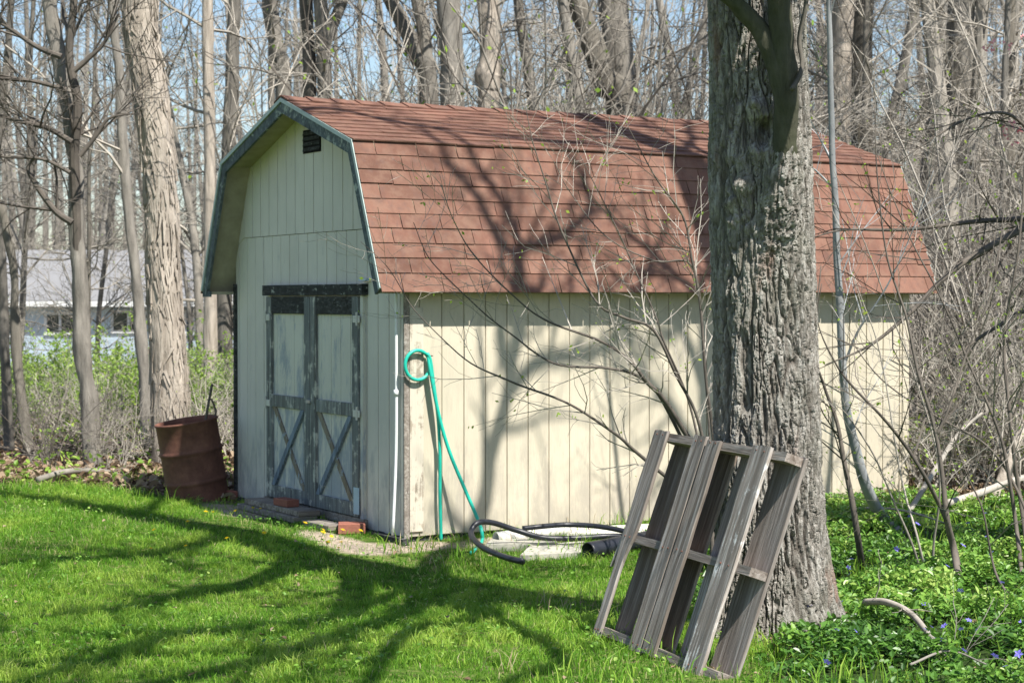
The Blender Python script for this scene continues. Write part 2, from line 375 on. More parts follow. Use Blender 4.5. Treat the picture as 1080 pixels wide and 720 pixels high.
# lawn
N=1000000
x=rng.uniform(-6.5,1.6,N); y=6.6+(rng.uniform(0,1,N)**1.15)*10.2
keep=vis_band(x,y,.9)&shed_clear(x,y,.02); x,y=x[keep],y[keep]
lm=lawn_mask(x,y); sm=sand_mask(x,y); cl=nz(x,y,2.3,3); cl2=nz(x,y,9,8); cl3=nz(x,y,.9,5)
keep=(rng.uniform(0,1,len(x))<lm*(1-np.clip(sm*1.25+cl*.5+.9*np.clip(-cl3*2-.25+cl2*.6,0,1),0,.93))*(.62+.6*cl2)*(1-.75*np.exp(-((x-.45)**2/.16+(y-10.3)**2/.25))-.6*np.exp(-((x+.2)**2/.2+(y-8.1)**2/.08)))); x,y,cl,cl2,cl3=[q[keep] for q in (x,y,cl,cl2,cl3)]
cl4=nz(x,y,24,15)
h=(.024+.012*np.clip(cl*1.5+.3,-.3,1)+.018*np.clip(cl2*2,-.4,1)+.022*np.clip(cl4*2,-.4,1))*rng.uniform(.5,1.35,len(x))
h=np.clip(h,.012,.12)
tint=np.clip(.40+.5*cl3+.3*cl+.35*cl2+.25*cl4+rng.normal(0,.13,len(x)),0,.86)
dry=rng.uniform(0,1,len(x))<(.03+.16*np.clip(-cl3*2-.1,0,1)); tint[dry]=rng.uniform(.9,1,dry.sum())
blades('lawn_grass',x,y,gz(x,y),h,rng.uniform(.003,.0055,len(x)),1.3,tint,M['grass'],'short bright green mown grass in front of the shed','grass')
# taller weeds along the edges
N=60000
x=rng.uniform(-6.5,5.5,N); y=rng.uniform(7,18,N)
a_=(x-SA[0])*gx[0]+(y-SA[1])*gx[1]; b_=(x-SA[0])*wx[0]+(y-SA[1])*wx[1]
c1=nz(x,y,3.1,11)
wallw=(a_<-.02)&(a_>-1.15)&(b_>-.4)&(b_<5)
edgew=(x<-2.3)&(y>14.9)&(y<17.4)
palw=(x>.1)&(x<1.5)&(y>7.2)&(y<9.9)
vw=(x>1.2)&(y<14.6)
p=np.where(wallw,.55,0)+np.where(edgew,.5,0)+np.where(palw,.6,0)+np.where(vw,.75,0)
keep=(rng.uniform(0,1,N)<p*(.5+1.6*c1))&shed_clear(x,y,.02); x,y,c1=x[keep],y[keep],c1[keep]
h=rng.uniform(.05,.17,len(x))*(.75+.6*c1)
tint=np.clip(.55+rng.normal(0,.18,len(x)),0,.86)
blades('tall_weeds',x,y,gz(x,y),h,rng.uniform(.004,.009,len(x)),.9,tint,M['grass'],'tufts of longer grass and weeds along the shed wall and lawn edge','weeds')
# straw
N=52000
x=rng.uniform(-6.5,6.0,N); y=rng.uniform(7.5,22,N); c1=nz(x,y,1.9,21)
a_=(x-SA[0])*gx[0]+(y-SA[1])*gx[1]; b_=(x-SA[0])*wx[0]+(y-SA[1])*wx[1]
wallw=(a_<-.02)&(a_>-.9)&(b_>-.3)&(b_<5); edgew=(y>15.6)&(x<-1.5)
near=(np.hypot(x-.55,y-10.2)<.55)|(np.hypot(x-.1,y-8.0)<.35)
rt=((x>2.4)&(y>13.3))|((x>1.0)&(np.hypot(x-1.1,y-8.6)<.6))
p=np.where(wallw,.45,0)+np.where(edgew,.45,0)+np.where(near,.5,0)+np.where(rt,.4,0)
keep=(rng.uniform(0,1,N)<p*(.4+2*c1))&shed_clear(x,y,.02); x,y=x[keep],y[keep]
blades('dead_grass',x,y,gz(x,y),rng.uniform(.03,.16,len(x)),rng.uniform(.003,.006,len(x)),1.3,rng.uniform(0,1,len(x)),M['straw'],'pale dry grass stalks lying at the foot of the shed and woods edge','dead grass')

def leaves(name,x,y,z,size,tint,mat,tilt,label,cat,asp=.55,fold=.25,kind='stuff'):
    n=len(x); az=rng.uniform(0,2*PI,n); t1=rng.normal(0,tilt,n); t2=rng.normal(0,tilt,n)
    d=np.stack([np.cos(az)*np.cos(t1),np.sin(az)*np.cos(t1),np.sin(t1)],-1)
    e=np.stack([-np.sin(az)*np.cos(t2),np.cos(az)*np.cos(t2),np.sin(t2)],-1)
    nn=np.cross(d,e); nn/=np.linalg.norm(nn,axis=1)[:,None]
    P=np.stack([x,y,z],-1); L=size[:,None]
    V=np.empty((n,6,3))
    V[:,0]=P; V[:,3]=P+d*L
    V[:,1]=P+d*L*.33+e*L*asp*.5+nn*L*fold*.4; V[:,2]=P+d*L*.72+e*L*asp*.42+nn*L*fold*.35
    V[:,5]=P+d*L*.33-e*L*asp*.5+nn*L*fold*.4; V[:,4]=P+d*L*.72-e*L*asp*.42+nn*L*fold*.35
    b=np.arange(n)*6
    q=np.concatenate([np.stack([b,b+1,b+2,b+3],-1),np.stack([b,b+3,b+4,b+5],-1)])
    o=put(name,mesh_np(name,V.reshape(-1,3),q,None,False,np.repeat(tint,6)),mat)
    return tag(o,label,cat,kind=kind)
# vinca bed
N=190000
x=rng.uniform(.8,5.2,N); y=rng.uniform(6.6,14.8,N); keep=vis_band(x,y,.8)&shed_clear(x,y,.03)&(np.hypot(x-1.29,y-9.3)>.27)&(np.hypot(x-1.12,y-8.95)>.22); x,y=x[keep],y[keep]
c1=nz(x,y,4.2,31); c2=nz(x,y,1.5,37); c3=nz(x,y,.8,41)
keep=rng.uniform(0,1,len(x))<vinca_mask(x,y)*np.clip(.50+1.6*c1+1.1*c2,.03,1); x,y,c1,c2,c3=[q[keep] for q in (x,y,c1,c2,c3)]
hz=np.clip(.055+.14*c1+.08*c2,.008,.15)*rng.uniform(.15,1,len(x))**.6
tint=np.clip(.36+.6*c1+.5*c3+.3*c2+rng.normal(0,.2,len(x)),0,1)
leaves('groundcover',x,y,gz(x,y)+hz,rng.uniform(.015,.05,len(x)),tint,M['vinca'],.5,'glossy dark green trailing groundcover under the big tree','groundcover')
# sprouts within lawn (clover-like)
N=16000
x=rng.uniform(-6,1.3,N); y=rng.uniform(7,16.8,N); c1=nz(x,y,3.3,51); keep=(c1>.12)&shed_clear(x,y,.05)&vis_band(x,y,.8)&(lawn_mask(x,y)>.5); x,y=x[keep],y[keep]
leaves('lawn_clover',x,y,gz(x,y)+rng.uniform(.02,.06,len(x)),rng.uniform(.012,.026,len(x)),rng.uniform(.4,1,len(x)),M['vinca'],.35,'small round clover leaves scattered through the lawn','clover',asp=.9)
# litter
N=95000
x=rng.uniform(-9,9,N); y=13+rng.uniform(0,1,N)**1.3*22; keep=vis_band(x,y,1)&shed_clear(x,y,.1); x,y=x[keep],y[keep]
keep=rng.uniform(0,1,len(x))<np.where((lawn_mask(x,y)>.4)|(vinca_mask(x,y)>.4),.0,.9); x,y=x[keep],y[keep]
leaves('leaf_litter',x,y,gz(x,y)+rng.uniform(.004,.06,len(x)),rng.uniform(.05,.11,len(x)),rng.uniform(0,1,len(x)),M['litter'],.4,'brown dead leaves covering the woodland floor','leaf litter',asp=.7,fold=.5)
x=rng.uniform(-5.5,4,420); y=rng.uniform(7.5,15,420); keep=shed_clear(x,y,.1)&(rng.uniform(0,1,420)<.5); x,y=x[keep],y[keep]
leaves('fallen_leaves',x,y,gz(x,y)+.045,rng.uniform(.015,.04,len(x)),rng.uniform(.2,.9,len(x)),M['litter'],.3,'stray dry leaves scattered on the lawn','leaves',asp=.7,fold=.5)
N=26000
x=rng.uniform(-9,9,N); y=15.5+rng.uniform(0,1,N)*16; c1=nz(x,y,1.4,61); keep=(c1>.02)&vis_band(x,y,1)&shed_clear(x,y,.1); x,y=x[keep],y[keep]
leaves('woodland_herbs',x,y,gz(x,y)+rng.uniform(.03,.3,len(x)),rng.uniform(.04,.08,len(x)),rng.uniform(.2,1,len(x)),M['shrubleaf'],.5,'low fresh green herbs sprouting among dead leaves in the woods','herbs')

# flowers
def petal_mesh(name,n,r,mat,stem,rings=1,up=.3):
    b=MB()
    for k in range(rings):
        rr=r*(1-.28*k)
        for i in range(n):
            a=2*PI*i/n+k*.3; a1,a2=a-PI/n*.85,a+PI/n*.85
            c=(0,0,stem+.001*k); p1=(rr*.6*math.cos(a1),rr*.6*math.sin(a1),stem+up*rr*.5+.003*k); p2=(rr*math.cos(a),rr*math.sin(a),stem+up*rr*.35+.005*k); p3=(rr*.6*math.cos(a2),rr*.6*math.sin(a2),stem+up*rr*.5+.003*k)
            b.add([c,p1,p2,p3],Q=[(0,1,2,3)])
    b2=MB(); b2.tube([(0,0,-.02),(.004,0,stem*.5),(0,0,stem)],.0014,4)
    return b.mesh(name),b2.mesh('stem')
vm,vs_=petal_mesh('periwinkle_flower',5,.019,None,.12)
dm,ds_=petal_mesh('dandelion_flower',14,.021,None,.06,3,.6)
vm.materials.append(M['violet']); dm.materials.append(M['yellow']); vs_.materials.append(M['grass']); ds_.materials.append(M['grass'])
def flower(nm,me,st,P,lab,cat,grp,rz,tx,ty,sc_=1):
    o=put(nm,me); o.location=P; o.rotation_euler=(tx,ty,rz); o.scale=(sc_,)*3; tag(o,lab,cat,grp)
    q=put('stem',st,None,o)
VF=[(908,611),(887,597),(897,597),(883,613),(851,635),(865,659),(881,677),(895,675),(920,684),(921,590),(969,549),(942,576),(1011,635),(1014,664),(1039,549),(1053,625),(971,640),(976,628),(965,683),(983,690),(967,677),(1034,710),(1069,717),(1060,692),(1080,691),(1012,672),(1018,674),(1023,557),(857,713),(888,680),(1043,602),(1055,674),(1070,655),(925,543),(1002,585),(955,560),(1062,590),(1048,570),(1072,560),(987,605),(940,640),(960,600),(905,640),(1000,700)]
for (u,v) in VF:
    P=g(u,v+14); flower('periwinkle_flower',vm,vs_,(P[0],P[1],P[2]+.02),'violet blue periwinkle flower in the green groundcover','flower','periwinkle flowers in the groundcover',rng.uniform(0,6),rng.uniform(.3,1.1),rng.uniform(-.5,.5),rng.uniform(.8,1.2))
for (u,v) in [(251,536),(265,536),(276,535),(216,540),(199,549),(229,547),(279,562),(319,552),(336,558),(337,563),(348,564),(358,561),(377,560),(361,572),(198,576),(158,580),(2,500),(433,578),(166,559),(357,576),(344,573),(225,539),(242,569)]:
    P=g(u,v+8); flower('dandelion_flower',dm,ds_,(P[0],P[1],P[2]),'yellow dandelion blooming in the lawn near the shed door','flower','dandelions in the lawn',rng.uniform(0,6),rng.uniform(0,.6),rng.uniform(-.3,.3),rng.uniform(.7,1.15))

# ------------------------------------------------------------------ SHED
shed=empty('garden_shed',tuple(SA),'cream wooden barn style shed with red brown shingle gambrel roof','shed')
def inshed(o):
    o.parent=shed; o.location=(-SA[0],-SA[1],0) ; return o
def B(mb,name,mat,parent=None,smooth=False):
    o=put(name,mb.mesh(name,smooth),mat)
    if parent is None: inshed(o)
    else: o.parent=parent
    return o
def roofz(a):   # underside of roof at along a
    a=min(a,SW-a)
    if a<BS: return ZE+(a+OVS)/(BS+OVS)*(ZB-ZE)
    return ZB+(a-BS)/(SW/2-BS)*(ZA-ZB)
GR=.1722; GW=.010; GD=.009; WT=.02
# grooved walls: real grooves between the boards
def grooved(mb,a0,a1,zlo,zhi,P,nrm,tz=0,phase=0.0):
    """P(a,z)->point on outer face; nrm outward; boards from groove to groove"""
    e=[a0]; k=math.ceil((a0-phase)/GR+1e-6)
    while phase+k*GR<a1-.02:
        if phase+k*GR>a0+.02: e.append(phase+k*GR)
        k+=1
    e.append(a1)
    for i in range(len(e)-1):
        l=e[i]+(GW/2 if i else 0); r=e[i+1]-(GW/2 if i<len(e)-2 else 0)
        cuts=[l]+[c for c in BRK if l<c<r]+[r]
        for c0,c1_ in zip(cuts[:-1],cuts[1:]):
            f=[P(c0,zlo(c0)),P(c1_,zlo(c1_)),P(c1_,zhi(c1_)),P(c0,zhi(c0))]
            bk=[q-nrm*GD*1.6 for q in f]
            j=random.uniform(-.0012,.0012); f=[q+nrm*(tz+j) for q in f]
            mb.add(bk+f,Q=[(4,5,6,7),(0,1,5,4),(1,2,6,5),(2,3,7,6),(3,0,4,7)])
    # continuous backing
    cuts=[a0]+[c for c in BRK if a0<c<a1]+[a1]
    for c0,c1_ in zip(cuts[:-1],cuts[1:]):
        f=[P(c0,zlo(c0))-nrm*GD,P(c1_,zlo(c1_))-nrm*GD,P(c1_,zhi(c1_))-nrm*GD,P(c0,zhi(c0))-nrm*GD]
        mb.add([q-nrm*.02 for q in f]+f,Q=[(0,3,2,1),(4,5,6,7),(0,1,5,4),(1,2,6,5),(2,3,7,6),(3,0,4,7)])
BRK=[BS,SW/2,SW-BS]
SEAM=2.13
Z0=.015
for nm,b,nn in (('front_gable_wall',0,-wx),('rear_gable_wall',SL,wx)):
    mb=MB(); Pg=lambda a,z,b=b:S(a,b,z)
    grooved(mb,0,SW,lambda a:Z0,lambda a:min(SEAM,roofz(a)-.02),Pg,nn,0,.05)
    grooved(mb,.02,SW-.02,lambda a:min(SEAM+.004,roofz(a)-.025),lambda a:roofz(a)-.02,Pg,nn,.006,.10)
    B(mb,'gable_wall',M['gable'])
BRK=[]
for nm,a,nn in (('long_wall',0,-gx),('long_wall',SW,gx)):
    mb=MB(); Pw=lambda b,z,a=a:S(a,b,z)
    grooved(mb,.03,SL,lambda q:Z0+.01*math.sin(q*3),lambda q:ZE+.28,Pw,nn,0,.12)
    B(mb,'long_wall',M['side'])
# corner boards
mb=MB(); mb.box(S(0,0,0),gx,wx,uz,(-.016,-.004,.0),(-.002,.035,ZE+.02),bev=.002); B(mb,'corner_board',M['step'])
mb=MB(); mb.box(S(0,0,0),gx,wx,uz,(SW-.03,-.022,.0),(SW+.012,-.004,ZE+.05),bev=.002); B(mb,'corner_board',M['header'])
mb=MB(); mb.box(S(0,0,0),gx,wx,uz,(-.014,.04,.05),(-.003,.145,ZE-.13),bev=.002); o=B(mb,'patch_board',m_wood('pale_weathered_board',(.18,.16,.13),(.42,.38,.31),(.55,.50,.42),1,paint=(.55,.50,.41),pamt=.44)); o['label']='weathered vertical board beside the shed corner'
mb=MB(); mb.box(S(0,0,0),gx,wx,uz,(-.012,SL-.05,.02),(.03,SL+.014,ZE),bev=.002); B(mb,'corner_board',M['side'])
# roof panels: deck + soffit side + shingles
b0,b1=-OVF,SL+OVB
prof=[(-OVS,ZE),(BS,ZB),(SW/2,ZA),(SW-BS,ZB),(SW+OVS,ZE)]
TK=.045
def nrm2(p,q):
    d=np.array([q[0]-p[0],q[1]-p[1]]); L=np.hypot(*d); d/=L; return d,np.array([-d[1],d[0]]),L
ofs=[]
for i,(p,q) in enumerate(zip(prof[:-1],prof[1:])):
    d,n,L=nrm2(p,q)
    ofs.append((d,n,L))
# inner profile offset downward (perpendicular), mitred
def offs(t):
    out=[]
    for i,p in enumerate(prof):
        if i==0: n=ofs[0][1]; m=n/np.dot(n,n)
        elif i==len(prof)-1: m=ofs[-1][1]
        else:
            n=ofs[i-1][1]+ofs[i][1]; m=n/np.dot(n,ofs[i][1])
        out.append((p[0]-m[0]*t,p[1]-m[1]*t))
    return out
inn=offs(TK)
mb=MB()
for i in range(4):
    o_=[prof[i],prof[i+1]]; n_=[inn[i],inn[i+1]]
    c=[S(n_[0][0],b0+.02,n_[0][1]),S(n_[0][0],b1-.02,n_[0][1]),S(n_[1][0],b1-.02,n_[1][1]),S(n_[1][0],b0+.02,n_[1][1]),
       S(o_[0][0],b0+.02,o_[0][1]),S(o_[0][0],b1-.02,o_[0][1]),S(o_[1][0],b1-.02,o_[1][1]),S(o_[1][0],b0+.02,o_[1][1])]
    mb.hexa(c)
deck=B(mb,'roof',M['soffit'])
# shingles as individual tabs, in courses
mb=MB()
for i in range(4):
    p,q=(prof[i],prof[i+1]) if i<2 else (prof[i+1],prof[i])
    d,n,L=nrm2(p,q)
    if n[1]<0: n=-n
    rows=10 if i in (0,3) else 11; ex=L/rows
    for r in range(rows):
        s0=r*ex-(.03 if (r==0 and i in(0,3)) else (.0 if r else .022)); s1=min((r+1)*ex+.03,L)
        bb=b0-.012; off=(r%3)*.105+random.uniform(-.02,.02)+.05; first=True
        while bb<b1+.012:
            wdt=.315*random.uniform(.96,1.04); 
            if first: wdt=.1+off; first=False
            be=min(bb+wdt,b1+.012)
            if b1-be<.05: be=b1+.012
            j=random.uniform(-.004,.003); lift=random.uniform(-.001,.004); gp=.003 if i in (0,3) else .002
            def pt(sv_,bv,h): return S(p[0]+d[0]*sv_+n[0]*h,bv,p[1]+d[1]*sv_+n[1]*h)
            hb=.012+lift; ht=.003
            c=[pt(s0+j,bb+gp,hb-.010),pt(s0+j,be-gp,hb-.010),pt(s1,be-gp,.001),pt(s1,bb+gp,.001),
               pt(s0+j,bb+gp,hb),pt(s0+j,be-gp,hb),pt(s1,be-gp,ht),pt(s1,bb+gp,ht)]
            mb.hexa(c); bb=be
# underlay sheet so the slots between the tabs show dark felt
B(mb,'shingles',M['shingle'],None)
mb=MB()   # ridge caps
bb=b0-.015
while bb<b1:
    be=min(bb+.2,b1+.015); lf=random.uniform(0,.003)
    for sgn,ii_ in ((1,1),(-1,2)):
        d=np.array([-(SW/2-BS),-(ZA-ZB)]) if sgn==1 else np.array([(SW/2-BS),-(ZA-ZB)]); d/=np.hypot(*d); n=np.array([-d[1]*(-1 if sgn==1 else 1),0]); n=np.array([d[1]*(1 if sgn==1 else -1),-d[0]*(1 if sgn==1 else -1)]); 
        if n[1]<0:n=-n
        T=np.array([SW/2,ZA])
        def pt(k,bv,h): q=T+d*k+n*h; return S(q[0],bv,q[1])
        mb.hexa([pt(0,bb,.012),pt(.13,bb,.012),pt(.13,be+.02,.004),pt(0,be+.02,.004),pt(0,bb,.022+lf),pt(.13,bb,.020+lf),pt(.13,be+.02,.012),pt(0,be+.02,.012)])
    bb=be
B(mb,'ridge_cap',M['shingle'])
# rake fascia boards (front and rear) and drip edge
fi=offs(.105); fo=offs(.004)
for bq0,bq1 in ((b0-.004,b0+.017),(b1-.017,b1+.004)):
    for i in range(4):
        mb=MB()
        c=[]
        for bv in (bq0,bq1):
            c+= [S(fi[i][0],bv,fi[i][1]),S(fi[i+1][0],bv,fi[i+1][1]),S(fo[i+1][0],bv,fo[i+1][1]),S(fo[i][0],bv,fo[i][1])]
        mb.add(c,Q=[(0,1,2,3),(7,6,5,4),(0,4,5,1),(1,5,6,2),(2,6,7,3),(3,7,4,0)]); B(mb,'rake_board',M['fascia'])
t1=offs(.026); t0=offs(-.0035)
for bq0,bq1 in ((b0-.016,b0-.005),(b1+.005,b1+.016)):
    mb=MB()
    for i in range(4):
        c=[]
        for bv in (bq0,bq1):
            c+= [S(t1[i][0],bv,t1[i][1]),S(t1[i+1][0],bv,t1[i+1][1]),S(t0[i+1][0],bv,t0[i+1][1]),S(t0[i][0],bv,t0[i][1])]
        mb.add(c,Q=[(0,1,2,3),(7,6,5,4),(0,4,5,1),(1,5,6,2),(2,6,7,3),(3,7,4,0)])
    B(mb,'drip_edge',M['drip'])
# eave returns (boxed soffit at the foot of each long side)
for a0_,a1_ in ((-OVS+.01,-.002),(SW+.002,SW+OVS-.01)):
    mb=MB(); mb.box(S(0,0,0),gx,wx,uz,(a0_,b0+.02,ZE-.035),(a1_,b1-.02,ZE-.012)); B(mb,'soffit',M['soffit'])
mb=MB(); mb.box(S(0,0,0),gx,wx,uz,(SW-.01,b0+.0,ZE-.055),(SW+OVS,b0+.019,ZE-.008)); B(mb,'eave_end_board',M['fascia'])
# gable soffit trim band under front slopes
# vent
va=[1.34,1.66]
mb=MB(); mb.box(S(0,0,0),gx,wx,uz,(va[0],-.012,2.73),(va[1],-.002,2.905)); v_=B(mb,'gable_vent',M['vent'])
mb=MB()
for k in range(4):
    z=2.745+k*.04
    mb.hexa([S(va[0]+.008,-.02,z),S(va[1]-.008,-.02,z),S(va[1]-.008,-.013,z+.022),S(va[0]+.008,-.013,z+.022),S(va[0]+.008,-.02,z+.005),S(va[1]-.008,-.02,z+.005),S(va[1]-.008,-.013,z+.027),S(va[0]+.008,-.013,z+.027)])
o=put('vent_slats',mb.mesh('vent_slats'),M['header'],v_)
# door
DA0,DA1,DZ0,DZ1=.64,2.32,.09,1.66; mid=(DA0+DA1)/2
def dbox(a0,a1,z0,z1,o0,o1,bev=.003):
    mb=MB(); mb.box(S(0,0,0),gx,-wx,uz,(a0,o0,z0),(a1,o1,z1),bev=bev); return mb
header=B(dbox(DA0-.09,DA1+.05,1.665,1.745,.002,.052),'door_header',M['header'])
mb=dbox(.50,.62,1.765,1.778,.002,.045,.001); o=B(mb,'metal_flashing',M['flash'])
mb=dbox(DA0-.055,DA0-.012,.03,1.662,.002,.028); B(mb,'door_jamb',M['door'])
for k,(l,r) in enumerate(((DA0,mid-.004),(mid+.004,DA1))):
    BRK=[]; mb=MB(); sg=.105
    n=int((r-l)/.14)
    for q in range(n):
        aa=l+(r-l)*q/n; ab=l+(r-l)*(q+1)/n
        mb.box(S(0,0,0),gx,-wx,uz,(aa+.003,.006,DZ0),(ab-.003,.018+random.uniform(-.001,.001),DZ1-.004))
    mb.box(S(0,0,0),gx,-wx,uz,(l,.002,DZ0+.002),(r,.008,DZ1-.006))
    dr=B(mb,'door',M['door'])
    def P_(mb,nm,mat): return put(nm,mb.mesh(nm),mat,dr)
    sw=.10
    P_(dbox(l,l+sw,DZ0,DZ1-.004,.019,.040),'door_stile',M['trim'])
    P_(dbox(r-sw,r,DZ0,DZ1-.004,.019,.040),'door_stile',M['trim'])
    P_(dbox(l+sw,r-sw,DZ1-.135,DZ1-.005,.019,.038),'door_rail',M['header'])
    P_(dbox(l+sw,r-sw,.80,.895,.019,.038),'door_rail',M['trim'])
    P_(dbox(l+sw,r-sw,DZ0,DZ0+.10,.019,.038),'door_rail',M['trim'])
    for t,(ax_,bx_) in enumerate(((l+sw+.0,r-sw),(r-sw,l+sw))):
        p0=np.array([ax_,DZ0+.10]); p1=np.array([bx_,.80]); d=(p1-p0)/np.linalg.norm(p1-p0); n=np.array([-d[1],d[0]])*.036
        o0=.0195+.0*t; o1=.030+.012*t
        # ends cut level with the rails
        hw=.046/abs(d[1])
        cs=[(p0[0]-hw,p0[1]),(p0[0]+hw,p0[1]),(p1[0]+hw,p1[1]),(p1[0]-hw,p1[1])]
        cs=[(min(max(c[0],l+sw),r-sw),c[1]) for c in cs]
        mb=MB(); 
        pts=[S(c[0],-o0,c[1]) for c in cs]+[S(c[0],-o1,c[1]) for c in cs]
        mb.add(pts,Q=[(3,2,1,0),(4,5,6,7),(0,1,5,4),(1,2,6,5),(2,3,7,6),(3,0,4,7)])
        P_(mb,'cross_brace',M['brace_blue'] if t else M['brace'])
    # hinges / corner straps
    side=l if k==0 else r
    for z in (1.47,.80):
        a0_,a1_=(side-.035,side+.075) if k==0 else (side-.075,side+.03)
        mb=MB(); mb.box(S(0,0,0),gx,-wx,uz,(a0_,.041,z),(a1_,.046,z+.05),bev=.0015)
        mb.tube([S(side+(.0 if k else -.0),-.05,z-.02),S(side,-.05,z+.075)],.008,8)
        P_(mb,'hinge',M['pale'])
mb=dbox(mid-.03,mid+.03,.86,.885,.041,.055,.002); o=B(mb,'door_latch',m_plain('dull_metal',(.35,.36,.36),.45,.5,.6))
mb=dbox(DA0-.02,DA0+.07,.11,.30,.041,.044,.001); o=B(mb,'metal_plate',M['flash'])
# threshold
mb=dbox(DA0-.08,DA1+.08,.02,.082,.003,.03); B(mb,'sill_board',M['step'])
# white conduit at the corner
mb=MB(); P=[S(.05,-.032,ZE+.02),S(.048,-.032,1.2),S(.05,-.034,.6),S(.048,-.06,.03)]
mb.tube(spline(P,6),.0105,10); 
mb.tube([S(.049,-.033,.98),S(.049,-.033,1.02)],.017,10)
B(mb,'conduit_pipe',M['white'],None,True)
mb=MB(); mb.box(S(0,0,0),gx,wx,uz,(-.10,-.06,-.04),(SW+.0,-.01,.014)); mb.box(S(0,0,0),gx,wx,uz,(.02,.0,-.06),(SW-.02,SL,.02)); B(mb,'foundation_sill',M['header'])

# bricks, steps
def brick(P,rz,lab,s=(.2,.095,.06)):
    mb=MB(); c,s_=math.cos(rz),math.sin(rz); mb.box((0,0,0),(c,s_,0),(-s_,c,0),(0,0,1),(-s[0]/2,-s[1]/2,0),(s[0]/2,s[1]/2,s[2]),bev=.005)
    o=mb.build('brick',M['brick']); o.location=P; tag(o,lab,'brick'); return o
def plank(nm,P,rz,size,lab,cat,mat,tilt=0,bev=.004,grp=None):
    mb=MB(); mb.box((0,0,0),(1,0,0),(0,1,0),(0,0,1),(-size[0]/2,-size[1]/2,0),(size[0]/2,size[1]/2,size[2]),bev=bev)
    o=mb.build(nm,mat); o.location=P; o.rotation_euler=(0,tilt,rz); return tag(o,lab,cat,grp)
gr_=math.atan2(gx[1],gx[0])
Pq=S(1.75,-.20,.005); plank('step_board',Pq,gr_,(1.10,.19,.042),'lower weathered step plank below the shed door','board',M['step'])
Pq=S(1.72,-.17,.049); plank('step_board',Pq,gr_,(1.05,.17,.04),'upper weathered step plank with a brick on top','board',M['step'])
Pq=S(.88,-.19,.0); plank('step_board',Pq,gr_+.05,(.42,.16,.04),'short grey step plank beside the brick in the grass','board',M['step'])
brick(S(1.58,-.19,.091),gr_+.1,'red brick lying on the step plank below the door',(.215,.10,.055))
Pb=g(371,562); brick((Pb[0],Pb[1],Pb[2]+.0),.1,'large red brick in the grass in front of the door sill',(.19,.14,.075))
brick(S(SW-.02,-.06,.0),gr_,'small red brick at the far left corner of the shed',(.12,.07,.07))

# ------------------------------------------------------------------ HOSES and pipes by the wall
mb=MB()
def W_(u,v,o): return wallpt(u,v,o)
loop=[]
for k in range(26):
    t=2*PI*k/24+.9
    loop.append(W_(440.5-13.2*math.cos(t)*-1,385-15.5*math.sin(t),.035+.012*math.sin(t*.5)))
s1=[W_(451,373,.045),W_(454,380,.05),W_(457,402,.05),W_(462,440,.05),W_(464,480,.05),W_(464,520,.05),W_(465,560,.045),W_(465,569,.04)]
s2=[W_(451,372,.035),W_(454,392,.06),W_(463,438,.08),W_(474,476,.11),W_(490,515,.16),W_(503,545,.22)]
e=g(508,574); s2+= [e+np.array([0,0,.09]),e+np.array([.0,-.03,.02]),g(497,586)+np.array([0,0,.02])]
mb.tube(spline(loop,3),.0125,8); mb.tube(spline(s1,6),.0118,8); mb.tube(spline(s2,6),.0125,8)
hose=mb.build('garden_hose',M['teal'],None,True); tag(hose,'teal green garden hose looped on the shed wall corner','hose')
mb=MB(); nl=W_(452,375,.0); mb.tube([nl+gx*.02,nl-gx*.06],.004,6); put('wall_hook',mb.mesh('wall_hook'),M['rust'],shed).location=(-SA[0],-SA[1],0)
def PH(u,v,h): return on_plane(u,v,(0,0,h),(0,0,1))
bp=[(552,592,.02),(535,588,.03),(513,579,.05),(500,569,.08),(497,560,.12),(504,551,.17),(520,551,.16),(545,559,.10),(575,567,.05),(612,567,.045),(646,565,.05),(680,568,.04),(705,576,.03)]
mb=MB(); mb.tube(spline([PH(*q) for q in bp],6),.0195,10); tag(mb.build('drain_tube',M['black'],None,True),'black flexible tube curled in a loop on the ground by the wall','pipe')
P=[PH(*q) for q in [(551,557,.10),(570,555,.11),(600,553,.11),(640,556,.10),(685,567,.06),(722,580,.03),(750,588,.02)]]
mb=MB(); mb.tube(spline(P,6),.018,10); tag(mb.build('drain_tube',M['black'],None,True),'straighter black tube lying along the foot of the wall','pipe')
# big black pipe with an open mouth
def hollow(P0,P1,R,t,name,mat,lab,rib=0):
    P0=np.array(P0);P1=np.array(P1); d=(P1-P0)/np.linalg.norm(P1-P0); L=np.linalg.norm(P1-P0)
    u=np.cross(d,[0,0,1]); u/=np.linalg.norm(u); v=np.cross(u,d); n=24; rings=[]
    k=int(L/.012) if rib else 6
    for i in range(k+1):
        r=R+(rib*math.sin(i*PI) if 0 else (rib if i%2 else 0)); rings.append((i/k*L,r))
    for i in range(4): rings.append((L-i/3*(L-.0),R-t)) if i else rings.append((L,R-t))
    V=[];
    for s_,r in rings:
        for j in range(n):
            a=2*PI*j/n; V.append(P0+d*s_+r*(u*math.cos(a)+v*math.sin(a)))
    Q=[]; m=len(rings)
    for i in range(m-1):
        for j in range(n): Q.append((i*n+j,i*n+(j+1)%n,(i+1)*n+(j+1)%n,(i+1)*n+j))
    for j in range(n): Q.append(((m-1)*n+j,(m-1)*n+(j+1)%n,(j+1)%n,j))
    b=MB(); b.add(V,Q); o=b.build(name,mat,None,True); return tag(o,lab,'pipe')
p0=g(620,590)+np.array([0,0,.055]); p1=g(700,574)+np.array([.0,0.0,.055]); hollow(p0,p1,.058,.006,'drain_pipe',M['black'],'thick black pipe with open mouth behind the pallet',.002)
p0=g(523,575)+np.array([0,0,.05]); p1=g(600,566)+np.array([0,0,.05]); hollow(p0,p1,.042,.004,'white_pipe',M['pale'],'pale plastic pipe end lying inside the black tube loop')
